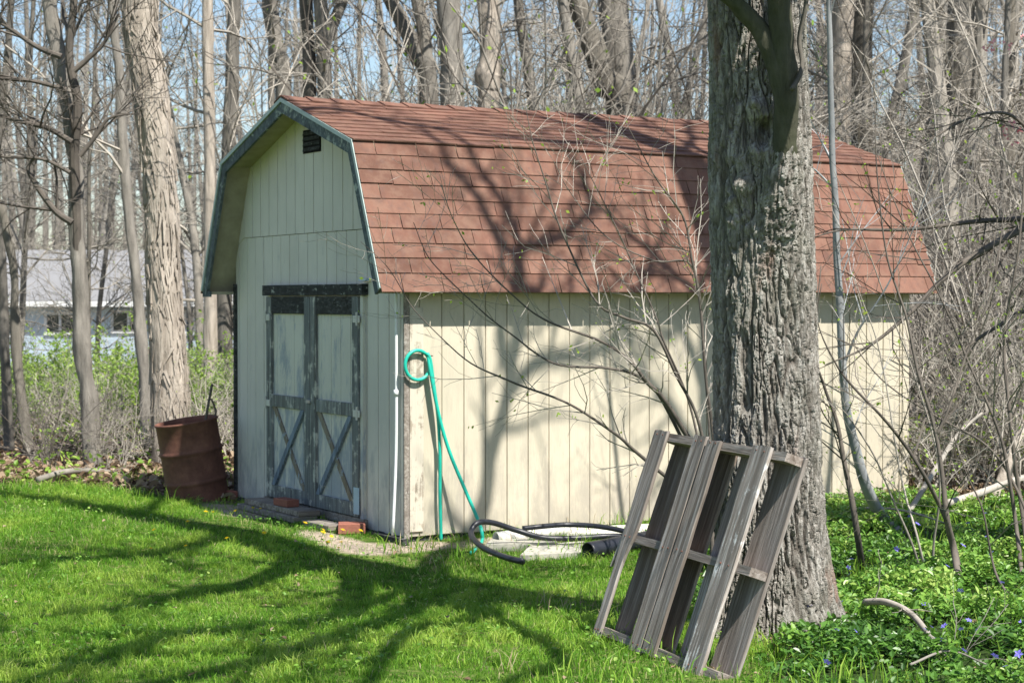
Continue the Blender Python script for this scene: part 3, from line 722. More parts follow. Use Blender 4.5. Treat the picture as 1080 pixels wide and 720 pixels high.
def slab(pts,zt,th,name,mat,lab,cat):
    mb=MB(); P=[g(u,v) for u,v in pts]
    for p in P: p[2]=0
    c=[p+np.array([0,0,z-th]) for p,z in zip(P,zt)]+[p+np.array([0,0,z]) for p,z in zip(P,zt)]
    mb.hexa(c); tag(mb.build(name,mat),lab,cat)
slab([(566,567),(742,568),(748,557),(600,561)],[.02,.03,.05,.03],.02,'white_board',M['pale'],'long white board lying along the foot of the wall','board')
slab([(512,582),(588,580),(584,571),(520,573)],[.01,.015,.02,.015],.05,'concrete_slab',M['concrete'],'pale concrete slab beneath the black tube loop','slab')
slab([(548,592),(626,587),(616,576),(560,580)],[-.02,-.01,.01,.0],.06,'stone_slab',M['concrete'],'pale stone slab half sunk in grass beside black pipe','slab')

# ------------------------------------------------------------------ DRUM
dr_=empty('oil_drum',(-2.565,15.32,-.1),'rusty brown steel drum leaning at the left end of the shed','drum')
R=.250; H=.75
prof_=[(0,.0),(R,0),(R+.007,.008),(R,.02)]
for zc in (H*.34,H*.67):
    prof_+= [(R,zc-.03),(R+.004,zc-.015),(R+.016,zc),(R+.004,zc+.015),(R,zc+.03)]
prof_+= [(R,H-.02),(R+.009,H-.012),(R+.011,H),(R+.003,H+.006),(R-.006,H),(R-.010,H-.03),(R-.010,.03),(0,.03)]
n=56; V=[];Q=[]
for r,z in prof_:
    for j in range(n):
        a=2*PI*j/n; rr=r*(1+.008*math.sin(3*a+z*4)) ; V.append((rr*math.cos(a),rr*math.sin(a),z))
for i in range(len(prof_)-1):
    for j in range(n): Q.append((i*n+j,i*n+(j+1)%n,(i+1)*n+(j+1)%n,(i+1)*n+j))
me=mesh_np('drum_body',V,Q,None,True); o=put('drum_body',me,M['rust'],dr_)
dr_.rotation_euler=(0.06,-math.radians(8.0),0)
st=MB(); st.tube([(-.05,.05,.05),(.06,.0,.8),(.10,.02,1.02)],.011,6); tag(st.build('stick',M['twig_dark']),'thin dark stick standing in the rusty drum','stick'); bpy.data.objects['stick'].location=(-2.565,15.32,-.08); bpy.data.objects['stick'].rotation_euler=(0,.0,0)
st=MB(); st.tube([(.02,.0,.05),(.13,.03,.80),(.09,.03,.9)],.008,6); o=st.build('stick',M['twig_dark']); tag(o,'short dark stick leaning on the rim of the rusty drum','stick'); o.location=(-2.565,15.32,-.08)

# ------------------------------------------------------------------ PALLET
bl=g(627,668); br=g(754,716)
bl=np.array([.415,9.14,0.0]); br=np.array([.88,8.03,-.012]); dx_=br-bl; PL=np.linalg.norm(dx_); px_=dx_/PL
nh=np.array([px_[1],-px_[0],0]); nh=nh/np.linalg.norm(nh)
if nh[1]>0: nh=-nh                         # horizontal normal towards the viewer's side
tl=math.radians(19.5)
up=np.cross(px_,nh); up=up if up[2]>0 else -up
pv=uz*math.cos(tl)-nh*math.sin(tl)          # up along boards
pv=pv-px_*np.dot(pv,px_); pv/=np.linalg.norm(pv); pn=np.cross(px_,pv); pn=pn if np.dot(pn,nh)>0 else -pn
pal=empty('wooden_pallet',tuple(bl),'weathered grey wooden pallet leaning against the big tree trunk','pallet')
from mathutils import Matrix
Mx=Matrix([[px_[i],pn[i],pv[i]] for i in range(3)]).to_4x4(); Mx.translation=Vector(bl); pal.matrix_world=Mx
# local axes: x along stringers, y towards viewer, z along boards
HB=1.04; ST=.089; BT=.017
def board(x0,x1,z0,z1,y0,y1,nm,mat,skew=0,rough=.004,lab=None,notch=None):
    """board with wavy edges and worn ends"""
    n=26; V=[];Q=[]
    zz=np.linspace(z0,z1,n); sd_=random.random()*50; skew=skew+random.uniform(-.012,.012)
    for i,z in enumerate(zz):
        e0=x0+skew*(z-z0)+rough*mn.noise((sd_,z*7,0)); e1=x1+skew*(z-z0)+rough*mn.noise((sd_+9,z*7,0))
        if notch:
            t=notch(z); e0+=t[0]; e1+=t[1]
        cup=.003*mn.noise((sd_+3,z*2,0)); b=.002
        V+=[(e0+b,y0+cup,z),(e0,y0+b+cup,z),(e0,y1-b+cup,z),(e0+b,y1+cup,z),((e0+e1)/2,y1+cup-.001,z),(e1-b,y1+cup,z),(e1,y1-b+cup,z),(e1,y0+b+cup,z),(e1-b,y0+cup,z)]
    m=9
    for i in range(n-1):
        for j in range(m): Q.append((i*m+j,(i+1)*m+j,(i+1)*m+(j+1)%m,i*m+(j+1)%m))
    b=MB(); b.add(V,Q,[(0,j,j+1) for j in range(1,m-1)]+[((n-1)*m,(n-1)*m+j+1,(n-1)*m+j) for j in range(1,m-1)],tint=random.random())
    # ragged ends
    for arr in b.V:
        for q in list(range(m))+list(range(len(arr)-m,len(arr))): arr[q][2]+=random.uniform(-.006,.006)
    o=b.build(nm,mat,pal); 
    if lab: o['label']=lab
    for zr in (.02,.495,HB-.02):
        if y1<=0 or zr>z1: continue
        for xr in (.28,.72):
            e0=x0+skew*(zr-z0); e1=x1+skew*(zr-z0)
            if notch: t=notch(zr); e0+=t[0]; e1+=t[1]
            xx=e0+(e1-e0)*xr; nb=MB(); nb.tube([(xx,y1-.004,zr+random.uniform(-.006,.006)),(xx,y1+.0025,zr+random.uniform(-.006,.006))],.0042,7); nb.build('nail',M['rust'],o)
    return o
# stringers (lie along x, depth along y from -ST to 0)
for z in (0.0,.475,HB-.042):
    mb=MB(); 
    n=14; V=[];
    for i in range(n):
        xx=PL*i/(n-1); j=.002*mn.noise((z*9,xx*5,0))
        V+=[(xx,-ST,z+j),(xx,-.001,z+j),(xx,-.001,z+.04+j),(xx,-ST,z+.04+j)]
    Q=[(3,2,1,0)]+[((n-1)*4,(n-1)*4+1,(n-1)*4+2,(n-1)*4+3)]
    for i in range(n-1):
        for j in range(4): Q.append((i*4+j,i*4+(j+1)%4,(i+1)*4+(j+1)%4,(i+1)*4+j))
    mb.add(V,Q); mb.build('stringer',M['stringer'],pal)
# front boards (image positions along the pallet; the left one split at its foot)
def spl(z):
    k=1-sstep(.30,.62,z)
    return (.012*float(k),-.055*float(k))
board(-.02,.115,-.01,HB+.004,.0,BT,'deck_board',M['pallet'],0,.007,'split narrow grey deck board at the left edge',spl)
# torn splinter hanging off the left board
mb=MB(); V=[];n=10
for i in range(n):
    t=i/(n-1); z=.60-t*.27; w_=.036*(1-t)**.7+.003; x0_=-.028-.035*t
    V+=[(x0_,-.006,z),(x0_,.009,z),(x0_+w_,.009,z),(x0_+w_,-.006,z)]
Q=[(0,1,2,3),((n-1)*4+3,(n-1)*4+2,(n-1)*4+1,(n-1)*4)]
for i in range(n-1):
    for j in range(4): Q.append((i*4+j,(i+1)*4+j,(i+1)*4+(j+1)%4,i*4+(j+1)%4))
mb.add(V,Q); mb.build('splinter',M['pallet'],pal)
board(.385,.503,-.012,HB+.006,.0,BT,'deck_board',M['pallet'])
board(.520,.640,-.006,HB-.004,.0,BT,'deck_board',M['pallet'],0,.004)
board(.925,1.085,-.02,HB+.004,.0,BT,'deck_board',M['pallet_paint'],0,.005,'deck board with worn white paint')
# back boards
for x0_,x1_,mt in ((.0,.155,'pallet_brown'),(.455,.61,'pallet_brown'),(.68,.80,'pallet'),(.97,PL+.005,'pallet')):
    board(x0_,x1_,-.006,HB,-ST-BT-.001,-ST-.001,'deck_board',M[mt])

# ------------------------------------------------------------------ BIG TREE
big=empty('oak_tree',(1.29,9.3,0),'big furrowed trunk with a smooth low branch behind the pallet','tree')
ctr=[(1.315,9.3,-.12),(1.31,9.3,.29),(1.277,9.3,.77),(1.252,9.3,1.71),(1.214,9.3,3.12),(1.15,9.25,4.2),(1.02,9.15,5.2),(1.0,9.30,6.7),(.80,9.42,8.1),(.60,9.6,9.5),(.38,9.6,10.6),(.30,9.5,13.5)]
rr_=[.292,.262,.252,.242,.229,.222,.20,.17,.14,.115,.09,.03]
zc=np.concatenate([np.arange(-.12,3.5,.0072),np.arange(3.5,13.4,.09)])
cz=np.array([c[2] for c in ctr]); cxs=np.interp(zc,cz,[c[0] for c in ctr]); cys=np.interp(zc,cz,[c[1] for c in ctr]); crs=np.interp(zc,cz,rr_)
NA=330; ang=np.arange(NA)*2*PI/NA
def featpos(u,v):
    z=CH-(v-316)/FPX*9.05; xx=(u-540)/FPX*9.05; c=np.interp(z,cz,[q[0] for q in ctr]); r=np.interp(z,cz,rr_)
    return math.asin(max(-1,min(1,(xx-c)/r))),z     # angle from the -y direction
feats=[(824,214,.06,.22,.05),(803,150,-.05,.10,.035),(795,108,.03,.12,.04),(778,212,.03,.15,.03),(800,236,.03,.14,.03),(786,196,.055,.20,.055),(804,160,.045,.22,.05),(783,168,.03,.15,.05),(800,118,.04,.22,.05),(821,222,.085,.27,.075),(812,255,.055,.24,.10),(800,292,.025,.25,.12),(778,232,.03,.25,.06),(806,135,-.06,.13,.035),(792,215,.02,.12,.03),(812,250,.03,.2,.1)]
F=[(*featpos(u,v),a*(1.35 if v<215 else .5),st_,sz) for u,v,a,st_,sz in feats]
V=np.empty((len(zc),NA,3)); tn=np.empty((len(zc),NA))
vor=mn.voronoi; nz3=mn.noise
for i,z in enumerate(zc):
    r0=crs[i]; flare=.075*math.exp(-max(z+.05,0)/.12)+.02*math.exp(-max(z,0)/.4)
    for j in range(NA):
        a=ang[j]; ca,sa_=math.cos(a),math.sin(a)
        lobes=1+.75*math.sin(a*5+1.2+z*.6)*.6
        r=r0+flare*lobes+.012*nz3((ca*1.3,sa_*1.3,z*1.1))
        th=math.atan2(ca,-sa_)      # 0 towards the camera, + to the right
        dis=0.0; rough_=0.0
        if z<3.3 and abs(th)<1.5:
            for ft,fz,am,st_,sz in F:
                q=((th-ft)/st_)**2+((z-fz)/sz)**2
                if q<9:
                    gg=math.exp(-q); dis+=am*gg
                    rough_+=gg*.8
        rough_=min(1,rough_)
        fz_=nz3((ca*11,sa_*11,z*4))*.7; wx_=nz3((ca*3,sa_*3,z*2.5))*.35+nz3((ca*9,sa_*9,z*9))*.25; wz=nz3((ca*4+5,sa_*4,z*3))*.5
        s1_=.032; x_=ca*r0/s1_+wx_*1.6; y_=sa_*r0/s1_+wx_*1.6; z_=z/.22+wz*1.4+fz_
        n1=abs(nz3((ca*r0/.050+wx_*.9,sa_*r0/.050+wx_*.9,z/.42+wz*.5))); n2=abs(nz3((ca*r0/.026+wx_*1.5+9,sa_*r0/.026+wx_*1.5,z/.20+wz))); n3=abs(nz3((ca*r0/.05+3,sa_*r0/.05,z/.035+fz_)))
        e=min(1.0,n1/.17,.12+n2/.15,.45+n3/.12); e=max(0.0,e)**.8
        fb=nz3((ca*r0/.013,sa_*r0/.013,z/.045)); fc=nz3((ca*r0/.006,sa_*r0/.006,z/.012))
        lumps=nz3((ca*r0/.035,sa_*r0/.035,z/.035))
        bark=(.029*e+.0065*fb+.0045*fc+.008*nz3((ca*5,sa_*5,z*1.2)))*(1-rough_*.65)+rough_*(.020*lumps+.010*fb+.006*fc)
        rr=r+dis+bark-.012
        V[i,j]=(cxs[i]+ca*rr-1.29,cys[i]+sa_*rr-9.3,z); tn[i,j]=min(1,max(0,(e*(1-rough_*.7)+rough_*.7)+.25*fb))
k=len(zc); i_=(np.arange(k-1)[:,None]*NA); j_=np.arange(NA)[None,:]; j2=(j_+1)%NA
Qt=np.stack([i_+j_,i_+j2,i_+NA+j2,i_+NA+j_],-1).reshape(-1,4)
put('trunk',mesh_np('trunk',V.reshape(-1,3),Qt,None,False,tn.ravel()),M['bark_fg'],big)
OFF=np.array([1.29,9.3,0])
def limb_mesh(P,R,nm,mat,n=28,bumpy=.006,sub=14):
    P=spline(P,sub); R=rad(R,0,len(P)); b=MB(); b.tube(P-OFF,R,n,True); Vv=b.V[0]
    for q in range(len(P)*n):
        c=P[q//n]-OFF; d=Vv[q]-c; p=Vv[q]; f=bumpy*(mn.noise(tuple(p*9))+.5*mn.noise(tuple(p*26)))
        Vv[q]=c+d*(1+f/max(1e-3,np.linalg.norm(d)))
    return b.build(nm,mat,big,True)
limb_mesh([atD(816,250,9.30),atD(819,226,9.13),atD(823,205,9.06),atD(826,178,9.02),atD(828,140,8.97),atD(829,95,8.92),atD(826,45,8.88),atD(820,0,8.84),atD(815,-60,8.7),atD(800,-200,8.5),atD(770,-380,8.2),atD(740,-560,7.9)],[.05,.058,.062,.062,.060,.059,.057,.055,.05,.045,.035,.015],'branch',M['bark_smooth'],bumpy=.009)
limb_mesh([atD(829,105,8.93),atD(819,70,8.91),atD(804,36,8.90),atD(786,14,8.88),atD(768,-5,8.85),atD(735,-40,8.8),atD(680,-120,8.7),atD(600,-260,8.5)],[.055,.052,.046,.042,.040,.036,.028,.012],'branch',M['bark_smooth'],bumpy=.009)
Pc=spline([atD(800,318,9.24),atD(806,288,9.16),atD(813,258,9.12),atD(820,230,9.08),atD(824,204,9.05),atD(827,176,9.03),atD(829,150,9.02),atD(829,135,9.05)],16)
Rc=rad([.03,.065,.090,.102,.102,.090,.072,.052],0,len(Pc)); cb_=MB(); NN=90
Pc2=[]; 
cb_.tube(Pc-OFF,Rc,NN,True); Vv=cb_.V[0]; tt=np.ones(len(Vv))
for q in range(len(Pc)*NN):
    c=Pc[q//NN]-OFF; d=Vv[q]-c; L_=np.linalg.norm(d); p=Vv[q].copy()
    n1=abs(mn.noise((p[0]/.03,p[1]/.03,p[2]/.14))); n2=abs(mn.noise((p[0]/.014+5,p[1]/.014,p[2]/.05))); n3=mn.noise((p[0]/.05,p[1]/.05,p[2]/.05))
    e=min(1,n1/.2,.25+n2/.2); Vv[q]=c+d*(1+(.014*e-.006+.012*n3+.004*mn.noise(tuple(p/.008)))/L_); tt[q]=e
cb_.t[0]=tt
cb_.build('branch_collar',M['bark_fg'],big)
# stub twig on the low branch and twig on right edge
mb=MB(); mb.tube(spline([atD(835,95,8.82),atD(843,80,8.86),atD(846,66,8.9),atD(843,40,8.92),atD(850,5,8.9),atD(852,-40,8.9)],5)-OFF,[.012]*26,6); mb.build('twig',M['bark_dark'],big,True)

def grow(mb,p,d,L,r0,r1,lvl,kids,rs,wob=.18,up=.04,n=None,seg=None,ang_=(.5,1.05),lr=(.35,.6),cup=.02,leafs=None,minr=.0012,down=0):
    seg=seg or max(3,min(12,int(L/.28))); step=L/seg; P=[p.copy()]; d=d/np.linalg.norm(d); D=[d.copy()]
    for i in range(seg):
        d=d+rs.normal(0,wob,3)+np.array([0,0,up]); d/=np.linalg.norm(d); p=p+d*step; P.append(p.copy()); D.append(d.copy())
    P=np.array(P); R=np.linspace(r0,r1,len(P))
    mb.tube(P,R,n or (8 if r0>.06 else 5 if r0>.02 else 4 if r0>.008 else 3),False)
    if leafs is not None and r0<.012: 
        for q in range(1,len(P)):
            if rs.random()<leafs[1]: leafs[0].append(P[q]+rs.normal(0,.01,3))
    if lvl>0:
        nk=kids[0]
        for q in range(nk):
            t=(q+rs.random())/nk*.82+.15; fi_=t*seg; i=min(seg-1,int(fi_)); pp=P[i]+(P[i+1]-P[i])*(fi_-i)
            a=rs.uniform(*ang_); dd=D[i]; pr=np.cross(dd,rs.normal(0,1,3)); pr/=np.linalg.norm(pr)+1e-9
            nd=dd*math.cos(a)+pr*math.sin(a); ri=R[i]*(rs.uniform(.35,.6))
            grow(mb,pp,nd,L*rs.uniform(*lr)*(1-.35*t),max(minr,ri),max(minr*.8,ri*.35),lvl-1,kids[1:],rs,wob*1.1,cup,None,None,ang_,lr,cup,leafs,minr)
def limb(mb,P,R,rs,kids=(7,4),L=1.1,lvl=2,n=8):
    P=spline(P,6); R=rad(R,0,len(P)); mb.tube(P,R,n,True)
    nk=kids[0]
    for q in range(nk):
        i=int((q+rs.random())/nk*(len(P)-2))+1; t=P[min(i+1,len(P)-1)]-P[i-1]; t/=np.linalg.norm(t)
        a=rs.uniform(.5,1.0); pr=np.cross(t,rs.normal(0,1,3)); pr/=np.linalg.norm(pr); nd=t*math.cos(a)+pr*math.sin(a); nd[2]=abs(nd[2])+.15
        grow(mb,P[i],nd,L*rs.uniform(.6,1.3),min(R[i]*.55,.036),.005,lvl-1,kids[1:],rs,.16,.03)
rs=np.random.default_rng(3)
cr=MB(); o3=OFF
steepN=np.cross(wx,S(BS,0,ZB)-S(-OVS,0,ZE)); steepN/=np.linalg.norm(steepN)
uppN=np.cross(wx,S(SW/2,0,ZA)-S(BS,0,ZB)); uppN/=np.linalg.norm(uppN)
def RS(u,v): return on_plane(u,v,S(-OVS,0,ZE),steepN)
def RU(u,v): return on_plane(u,v,S(BS,0,ZB),uppN)
def LM(pts,R,**kw): limb(cr,[np.array(p)-o3 for p in pts],R,rs,**kw)
fork=np.array([2.52,9.76,6.6])
LM([(1.2,9.28,3.6),back(g(458,590),3.5),back(W_(500,560,0),4.1),back(W_(517,480,0),4.15),back(W_(533,425,0),4.2),back(W_(546,340,0),4.3)],[.11,.085,.065,.055,.05,.045],kids=(5,3))
LM([back(W_(546,345,0),4.3),back(RS(550,300),4.4),back(RS(547,261),4.5),back(RS(538,231),4.6),back(RS(520,200),4.7),back(RS(495,160),4.9),back(RU(470,140),5.1),back(RU(400,125),5.4)],[.045,.042,.038,.035,.033,.03,.022,.01],kids=(8,4))
LM([back(W_(540,400,0),4.22),back(W_(528,350,0),4.5),back(RS(544,273),4.7),back(RS(526,255),4.8),back(RS(501,206),4.9),back(RS(465,157),5.1),back(RU(440,130),5.3)],[.05,.045,.042,.04,.035,.028,.012],kids=(8,4))
LM([back(W_(538,412,0),4.2),back(W_(565,383,0),4.3),back(W_(592,376,0),4.4),back(W_(625,373,0),4.5),back(W_(655,345,0),4.6),back(RS(680,290),4.8),back(RS(700,240),5),back(RS(690,190),5.2)],[.045,.042,.04,.037,.034,.03,.024,.012],kids=(9,5))
LM([back(RS(547,263),4.5),back(RS(580,256),4.6),back(RS(607,238),4.7),back(RS(622,216),4.8),back(RS(610,180),4.9),back(RS(598,158),5.0),back(RU(560,135),5.2)],[.042,.04,.036,.033,.028,.02,.01],kids=(8,4))
# limbs whose shadows cross the lawn
def GB(L_): return [back(g(u,v),k) for u,v,k in L_]
LM([(1.1,9.2,4.5)]+GB([(360,653,3.6),(267,663,3.8),(187,673,4.0),(133,687,4.1),(40,717,4.3),(-60,740,4.5)]),[.12,.10,.09,.08,.065,.05,.02],kids=(22,7),L=1.5)
LM([(1.02,9.15,5.2)]+GB([(267,613,4.3),(187,630,4.8),(100,647,5.2),(0,655,5.6),(-90,665,5.9)]),[.11,.10,.085,.07,.055,.02],kids=(20,7),L=1.5)
LM([(1.15,9.2,4.0)]+GB([(440,640,3.1),(360,672,3.4),(267,700,3.7),(187,718,3.9),(60,760,4.3)]),[.11,.09,.08,.07,.05,.02],kids=(20,7),L=1.4)
LM([(1.18,9.2,3.8)]+GB([(520,650,2.9),(440,665,3.3),(400,700,3.6),(380,760,4.0)]),[.08,.065,.055,.045,.02],kids=(10,6),L=1.2)
LM([(1.2,9.25,4.6),(1.6,8.5,4.7)]+GB([(585,690,2.9),(544,717,3.0),(470,770,3.4)]),[.07,.06,.05,.04,.015],kids=(7,4),L=1.1)
LM([(.95,9.3,6.4)]+GB([(160,585,5.4),(60,590,6.0),(-40,600,6.5)]),[.09,.075,.055,.02],kids=(16,6),L=1.6)
LM([(.8,9.42,8.0)]+[back(RU(u,v),k) for u,v,k in ((330,115,4.9),(420,130,5.1),(520,145,5.4),(620,155,5.6))],[.06,.045,.035,.03,.01],kids=(14,6),L=1.4)
LM([(1.27,9.12,3.42),(1.5,8.7,3.36),(1.76,8.28,3.36),(1.80,8.18,3.8),(1.78,8.14,4.4),(1.9,8.0,5.5),(2.1,7.8,6.5)],[.05,.035,.03,.03,.03,.03,.02],kids=(3,3),L=.7)  # unseen limb, added to throw shade on the low branch
cr.build('crown',M['bark_dark'],big)

# big tree outside the frame at right whose trunk shades the wall beside the oak
def rough_trunk(P,R,n,nm,mat,parent,off,amp=.02,fs=(7,7,1.5),sub=10,tl_=None):
    P=spline(P,sub); R=rad(R,0,len(P)); b=MB(); b.tube(P-off,R,n,True); Vv=b.V[0]
    for q in range(len(P)*n):
        c=P[q//n]-off; d=Vv[q]-c; p=Vv[q]; f=amp*(mn.noise((p[0]*fs[0],p[1]*fs[1],p[2]*fs[2]))+.5*mn.noise((p[0]*fs[0]*3,p[1]*fs[1]*3,p[2]*fs[2]*3)))
        Vv[q]=c+d*(1+f/max(1e-3,np.linalg.norm(d)))
    return b.build(nm,mat,parent,True)
t2=empty('maple_tree',(4.15,10.75,float(gz(4.15,10.75))),'tall grey tree standing right of the picture edge beside the groundcover','tree')
of2=np.array([4.15,10.75,0]); rough_trunk([(4.15,10.75,-.1),(4.15,10.75,.4),(4.12,10.75,3),(4.1,10.8,6),(3.9,10.9,9),(3.8,11,13)],[.42,.31,.27,.22,.16,.05],20,'trunk',M['bark'],t2,of2)
c2_=MB()
for q in range(13):
    z=rs.uniform(4.2,11); a=rs.uniform(0,2*PI); grow(c2_,np.array([-.05,.05,z]),np.array([math.cos(a),math.sin(a),.55]),rs.uniform(1.6,3.2),.045,.01,2,(8,4),rs,.12,.03)
c2_.build('crown',M['bark_dark'],t2)

# ------------------------------------------------------------------ named stems and saplings
def leaf_quads(mb,pts,rs,size=(.012,.03),n=1):
    for p in pts:
        for _ in range(n):
            L=rs.uniform(*size); d=rs.normal(0,1,3); d/=np.linalg.norm(d); e=np.cross(d,rs.normal(0,1,3)); e/=np.linalg.norm(e)+1e-9
            p2=p+rs.normal(0,.01,3)
            mb.add([p2,p2+d*L*.5+e*L*.3,p2+d*L,p2+d*L*.5-e*L*.3],Q=[(0,1,2,3)],tint=rs.random())
def stemplant(name,stems,mat,label,cat,seed,kids=(9,3),L=.55,leafp=.08,lsize=(.012,.03),base=None,group=None,twigmat=None,lvl=2):
    rs=np.random.default_rng(seed); base=np.array(stems[0][0][0]) if base is None else np.array(base)
    root=empty(name,tuple(base),label,cat,group); lf=[]; tw=MB()
    for P,R in stems:
        mb=MB(); Ps=spline(P,7)-base; Rs=rad(R,0,len(Ps)); Ps=Ps+np.array([[.3*a for a in (mn.noise_vector(tuple(p*3.1)) )] for p in Ps])*.03
        mb.tube(Ps,Rs,7,True); mb.build('stem',mat,root,True)
        ln=np.linalg.norm(Ps[-1]-Ps[0]); nk=max(2,int(kids[0]*ln/1.8))
        for q in range(nk):
            i=int((.22+.76*(q+rs.random())/nk)*(len(Ps)-2))+1; t=Ps[min(i+1,len(Ps)-1)]-Ps[i-1]; t/=np.linalg.norm(t)+1e-9
            a=rs.uniform(.5,1.05); pr=np.cross(t,rs.normal(0,1,3)); pr/=np.linalg.norm(pr); nd=t*math.cos(a)+pr*math.sin(a)+np.array([0,0,.1])
            grow(tw,Ps[i],nd,L*rs.uniform(.5,1.5),min(Rs[i]*.55,.006),.0016,lvl-1,(kids[1],2),rs,.15,.02,leafs=(lf,leafp),minr=.0013,ang_=(.35,.9))
    tw.build('twigs',twigmat or mat,root)
    if lf: lb=MB(); leaf_quads(lb,lf,rs,lsize,2); lb.build('foliage',M['bud'],root)
    return root
def pxs(L_): return [atD(*q) for q in L_]
# shrub between trunk and wall
sb=np.array([1.28,11.3,0.0])
def SS(L_,R): return (([sb+np.array([random.uniform(-.12,.12),random.uniform(-.08,.08),0])]+pxs(L_)),R)
stemplant('bare_shrub',[
 SS([(752,505,11.3),(721,453,11.2),(698,418,11.1),(682,402,11.05),(664,380,11.0),(635,360,10.95),(580,340,10.9),(545,315,10.85),(500,270,10.8),(478,232,10.8),(466,195,10.75)],[.020,.018,.016,.014,.011,.009,.007,.005,.004,.003,.002]),
 SS([(745,530,11.3),(706,505,11.2),(673,478,11.1),(647,455,11),(602,427,10.9),(540,403,10.8),(490,378,10.7),(440,330,10.7),(410,285,10.7),(380,255,10.7)],[.017,.014,.012,.011,.009,.007,.006,.004,.003,.0022,.0015]),
 SS([(745,520,11.3),(700,425,11.2),(675,397,11.1),(640,388,11.0),(584,383,11),(540,353,10.9),(500,320,10.9),(455,275,10.9),(437,235,10.9)],[.013,.012,.011,.009,.008,.006,.005,.004,.003,.002]),
 SS([(748,500,11.2),(735,440,11.15),(715,400,11.1),(690,350,11),(658,335,11),(629,317,11),(595,250,11),(577,195,11),(562,150,11),(554,112,11)],[.012,.011,.010,.009,.0085,.008,.006,.005,.003,.002]),
 SS([(755,500,11.4),(745,400,11.4),(737,314,11.4),(730,271,11.4),(720,228,11.4),(693,189,11.3),(659,127,11.2)],[.012,.010,.009,.008,.007,.005,.002]),
 SS([(752,500,11.5),(742,360,11.5),(730,280,11.4),(690,275,11.3),(640,250,11.2),(600,200,11.2),(585,170,11.1)],[.009,.008,.006,.005,.004,.003,.0015]),
 SS([(748,520,11.2),(728,430,11.2),(700,360,11.1),(690,330,11.1),(650,240,11.1),(625,190,11.1),(610,160,11.1)],[.009,.008,.007,.006,.004,.003,.0015]),
 ],M['twig_dark'],'bare shrub with long arching stems between the big tree and shed wall','shrub',5,kids=(15,4),L=.42,leafp=.05,base=sb,twigmat=M['twig'],lvl=2)
b1_=g(948,563)
stemplant('sapling',[([b1_]+pxs([(930,545,12.6),(912,510,12.4),(900,465,12.3),(890,405,12.2),(884,300,12.1),(878,150,12.0),(874,0,11.9),(872,-120,11.8)]),[.045,.042,.038,.033,.028,.025,.021,.017,.012]),
 (pxs([(888,390,12.2),(905,350,12.1),(930,310,12),(960,250,11.9),(985,180,11.8)]),[.010,.008,.006,.004,.002]),
 (pxs([(880,200,12.05),(862,180,12),(845,165,11.9),(820,120,11.8)]),[.008,.006,.004,.002])],
 M['stem_grey'],'slender grey sapling with a curved foot right of the big trunk','sapling',6,kids=(7,4),L=.6,leafp=.12)
b2_=g(1013,624)
stemplant('sapling',[([b2_]+pxs([(1006,580,10.5),(998,545,10.4),(994,500,10.4),(985,450,10.4),(970,400,10.4),(955,330,10.4),(935,270,10.4),(925,190,10.4),(922,110,10.4)]),[.024,.021,.018,.013,.011,.009,.007,.005,.004,.002]),
 (pxs([(998,548,10.4),(990,530,10.4),(975,500,10.3),(955,470,10.3),(930,440,10.2),(898,405,10.2),(880,380,10.2),(862,340,10.2),(866,300,10.2)]),[.014,.013,.011,.010,.008,.007,.005,.003,.002]),
 (pxs([(987,460,10.4),(1005,420,10.4),(1020,370,10.5),(1048,300,10.5),(1060,220,10.6)]),[.009,.007,.005,.004,.002])],
 M['twig_dark'],'dark forked sapling rising from the groundcover at right','sapling',8,kids=(9,4),L=.55,leafp=.1)
b3_=g(910,600)
stemplant('sapling',[([b3_]+pxs([(903,560,11.1),(893,500,11.1),(884,450,11.1),(870,410,11.1),(858,360,11),(866,280,11)]),[.022,.020,.016,.012,.009,.006,.003])],
 M['twig_dark'],'short leaning sapling close beside the right side of the trunk','sapling',9,kids=(9,4),L=.5,leafp=.14)
b4_=g(974,612)
stemplant('thin_shrub',[([b4_]+pxs([(962,575,10.7),(945,535,10.7),(922,480,10.7),(895,440,10.7),(880,425,10.7)]),[.008,.007,.006,.005,.004,.002]),
 ([b4_+np.array([.03,.02,0])]+pxs([(968,570,10.7),(955,520,10.8),(940,440,10.8),(925,360,10.8),(900,290,10.8)]),[.008,.007,.006,.005,.004,.002]),
 ([b4_+np.array([.06,0,0])]+pxs([(985,570,10.7),(992,500,10.6),(975,430,10.6),(940,330,10.6),(905,240,10.6),(880,180,10.6)]),[.008,.007,.006,.005,.004,.003,.002])],
 M['twig'],'low clump of thin arching stems between two saplings','shrub',10,kids=(8,4),L=.5,leafp=.1)
b5_=g(1078,612)
stemplant('thin_shrub',[([b5_]+pxs([(1072,560,11),(1064,500,11),(1048,440,11),(1020,380,11),(985,300,11),(950,230,11),(920,150,11)]),[.014,.013,.011,.009,.007,.005,.004,.002]),
 ([b5_+np.array([.1,.2,0])]+pxs([(1078,540,11.3),(1066,450,11.3),(1060,350,11.4),(1075,250,11.4),(1085,100,11.4)]),[.016,.014,.012,.010,.008,.004]),
 ([b5_+np.array([-.25,-.7,0])]+pxs([(1050,600,10.2),(1036,540,10.2),(1020,500,10.2),(1000,440,10.2)]),[.008,.007,.005,.004,.002]),
 ([b5_+np.array([.15,0,0])]+pxs([(1075,520,11),(1040,470,11),(990,440,11),(930,400,11),(890,350,11)]),[.010,.009,.007,.006,.004,.002])],
 M['twig_dark'],'arching bare shrub at the right edge of the groundcover','shrub',12,kids=(9,4),L=.6,leafp=.12,twigmat=M['twig'])
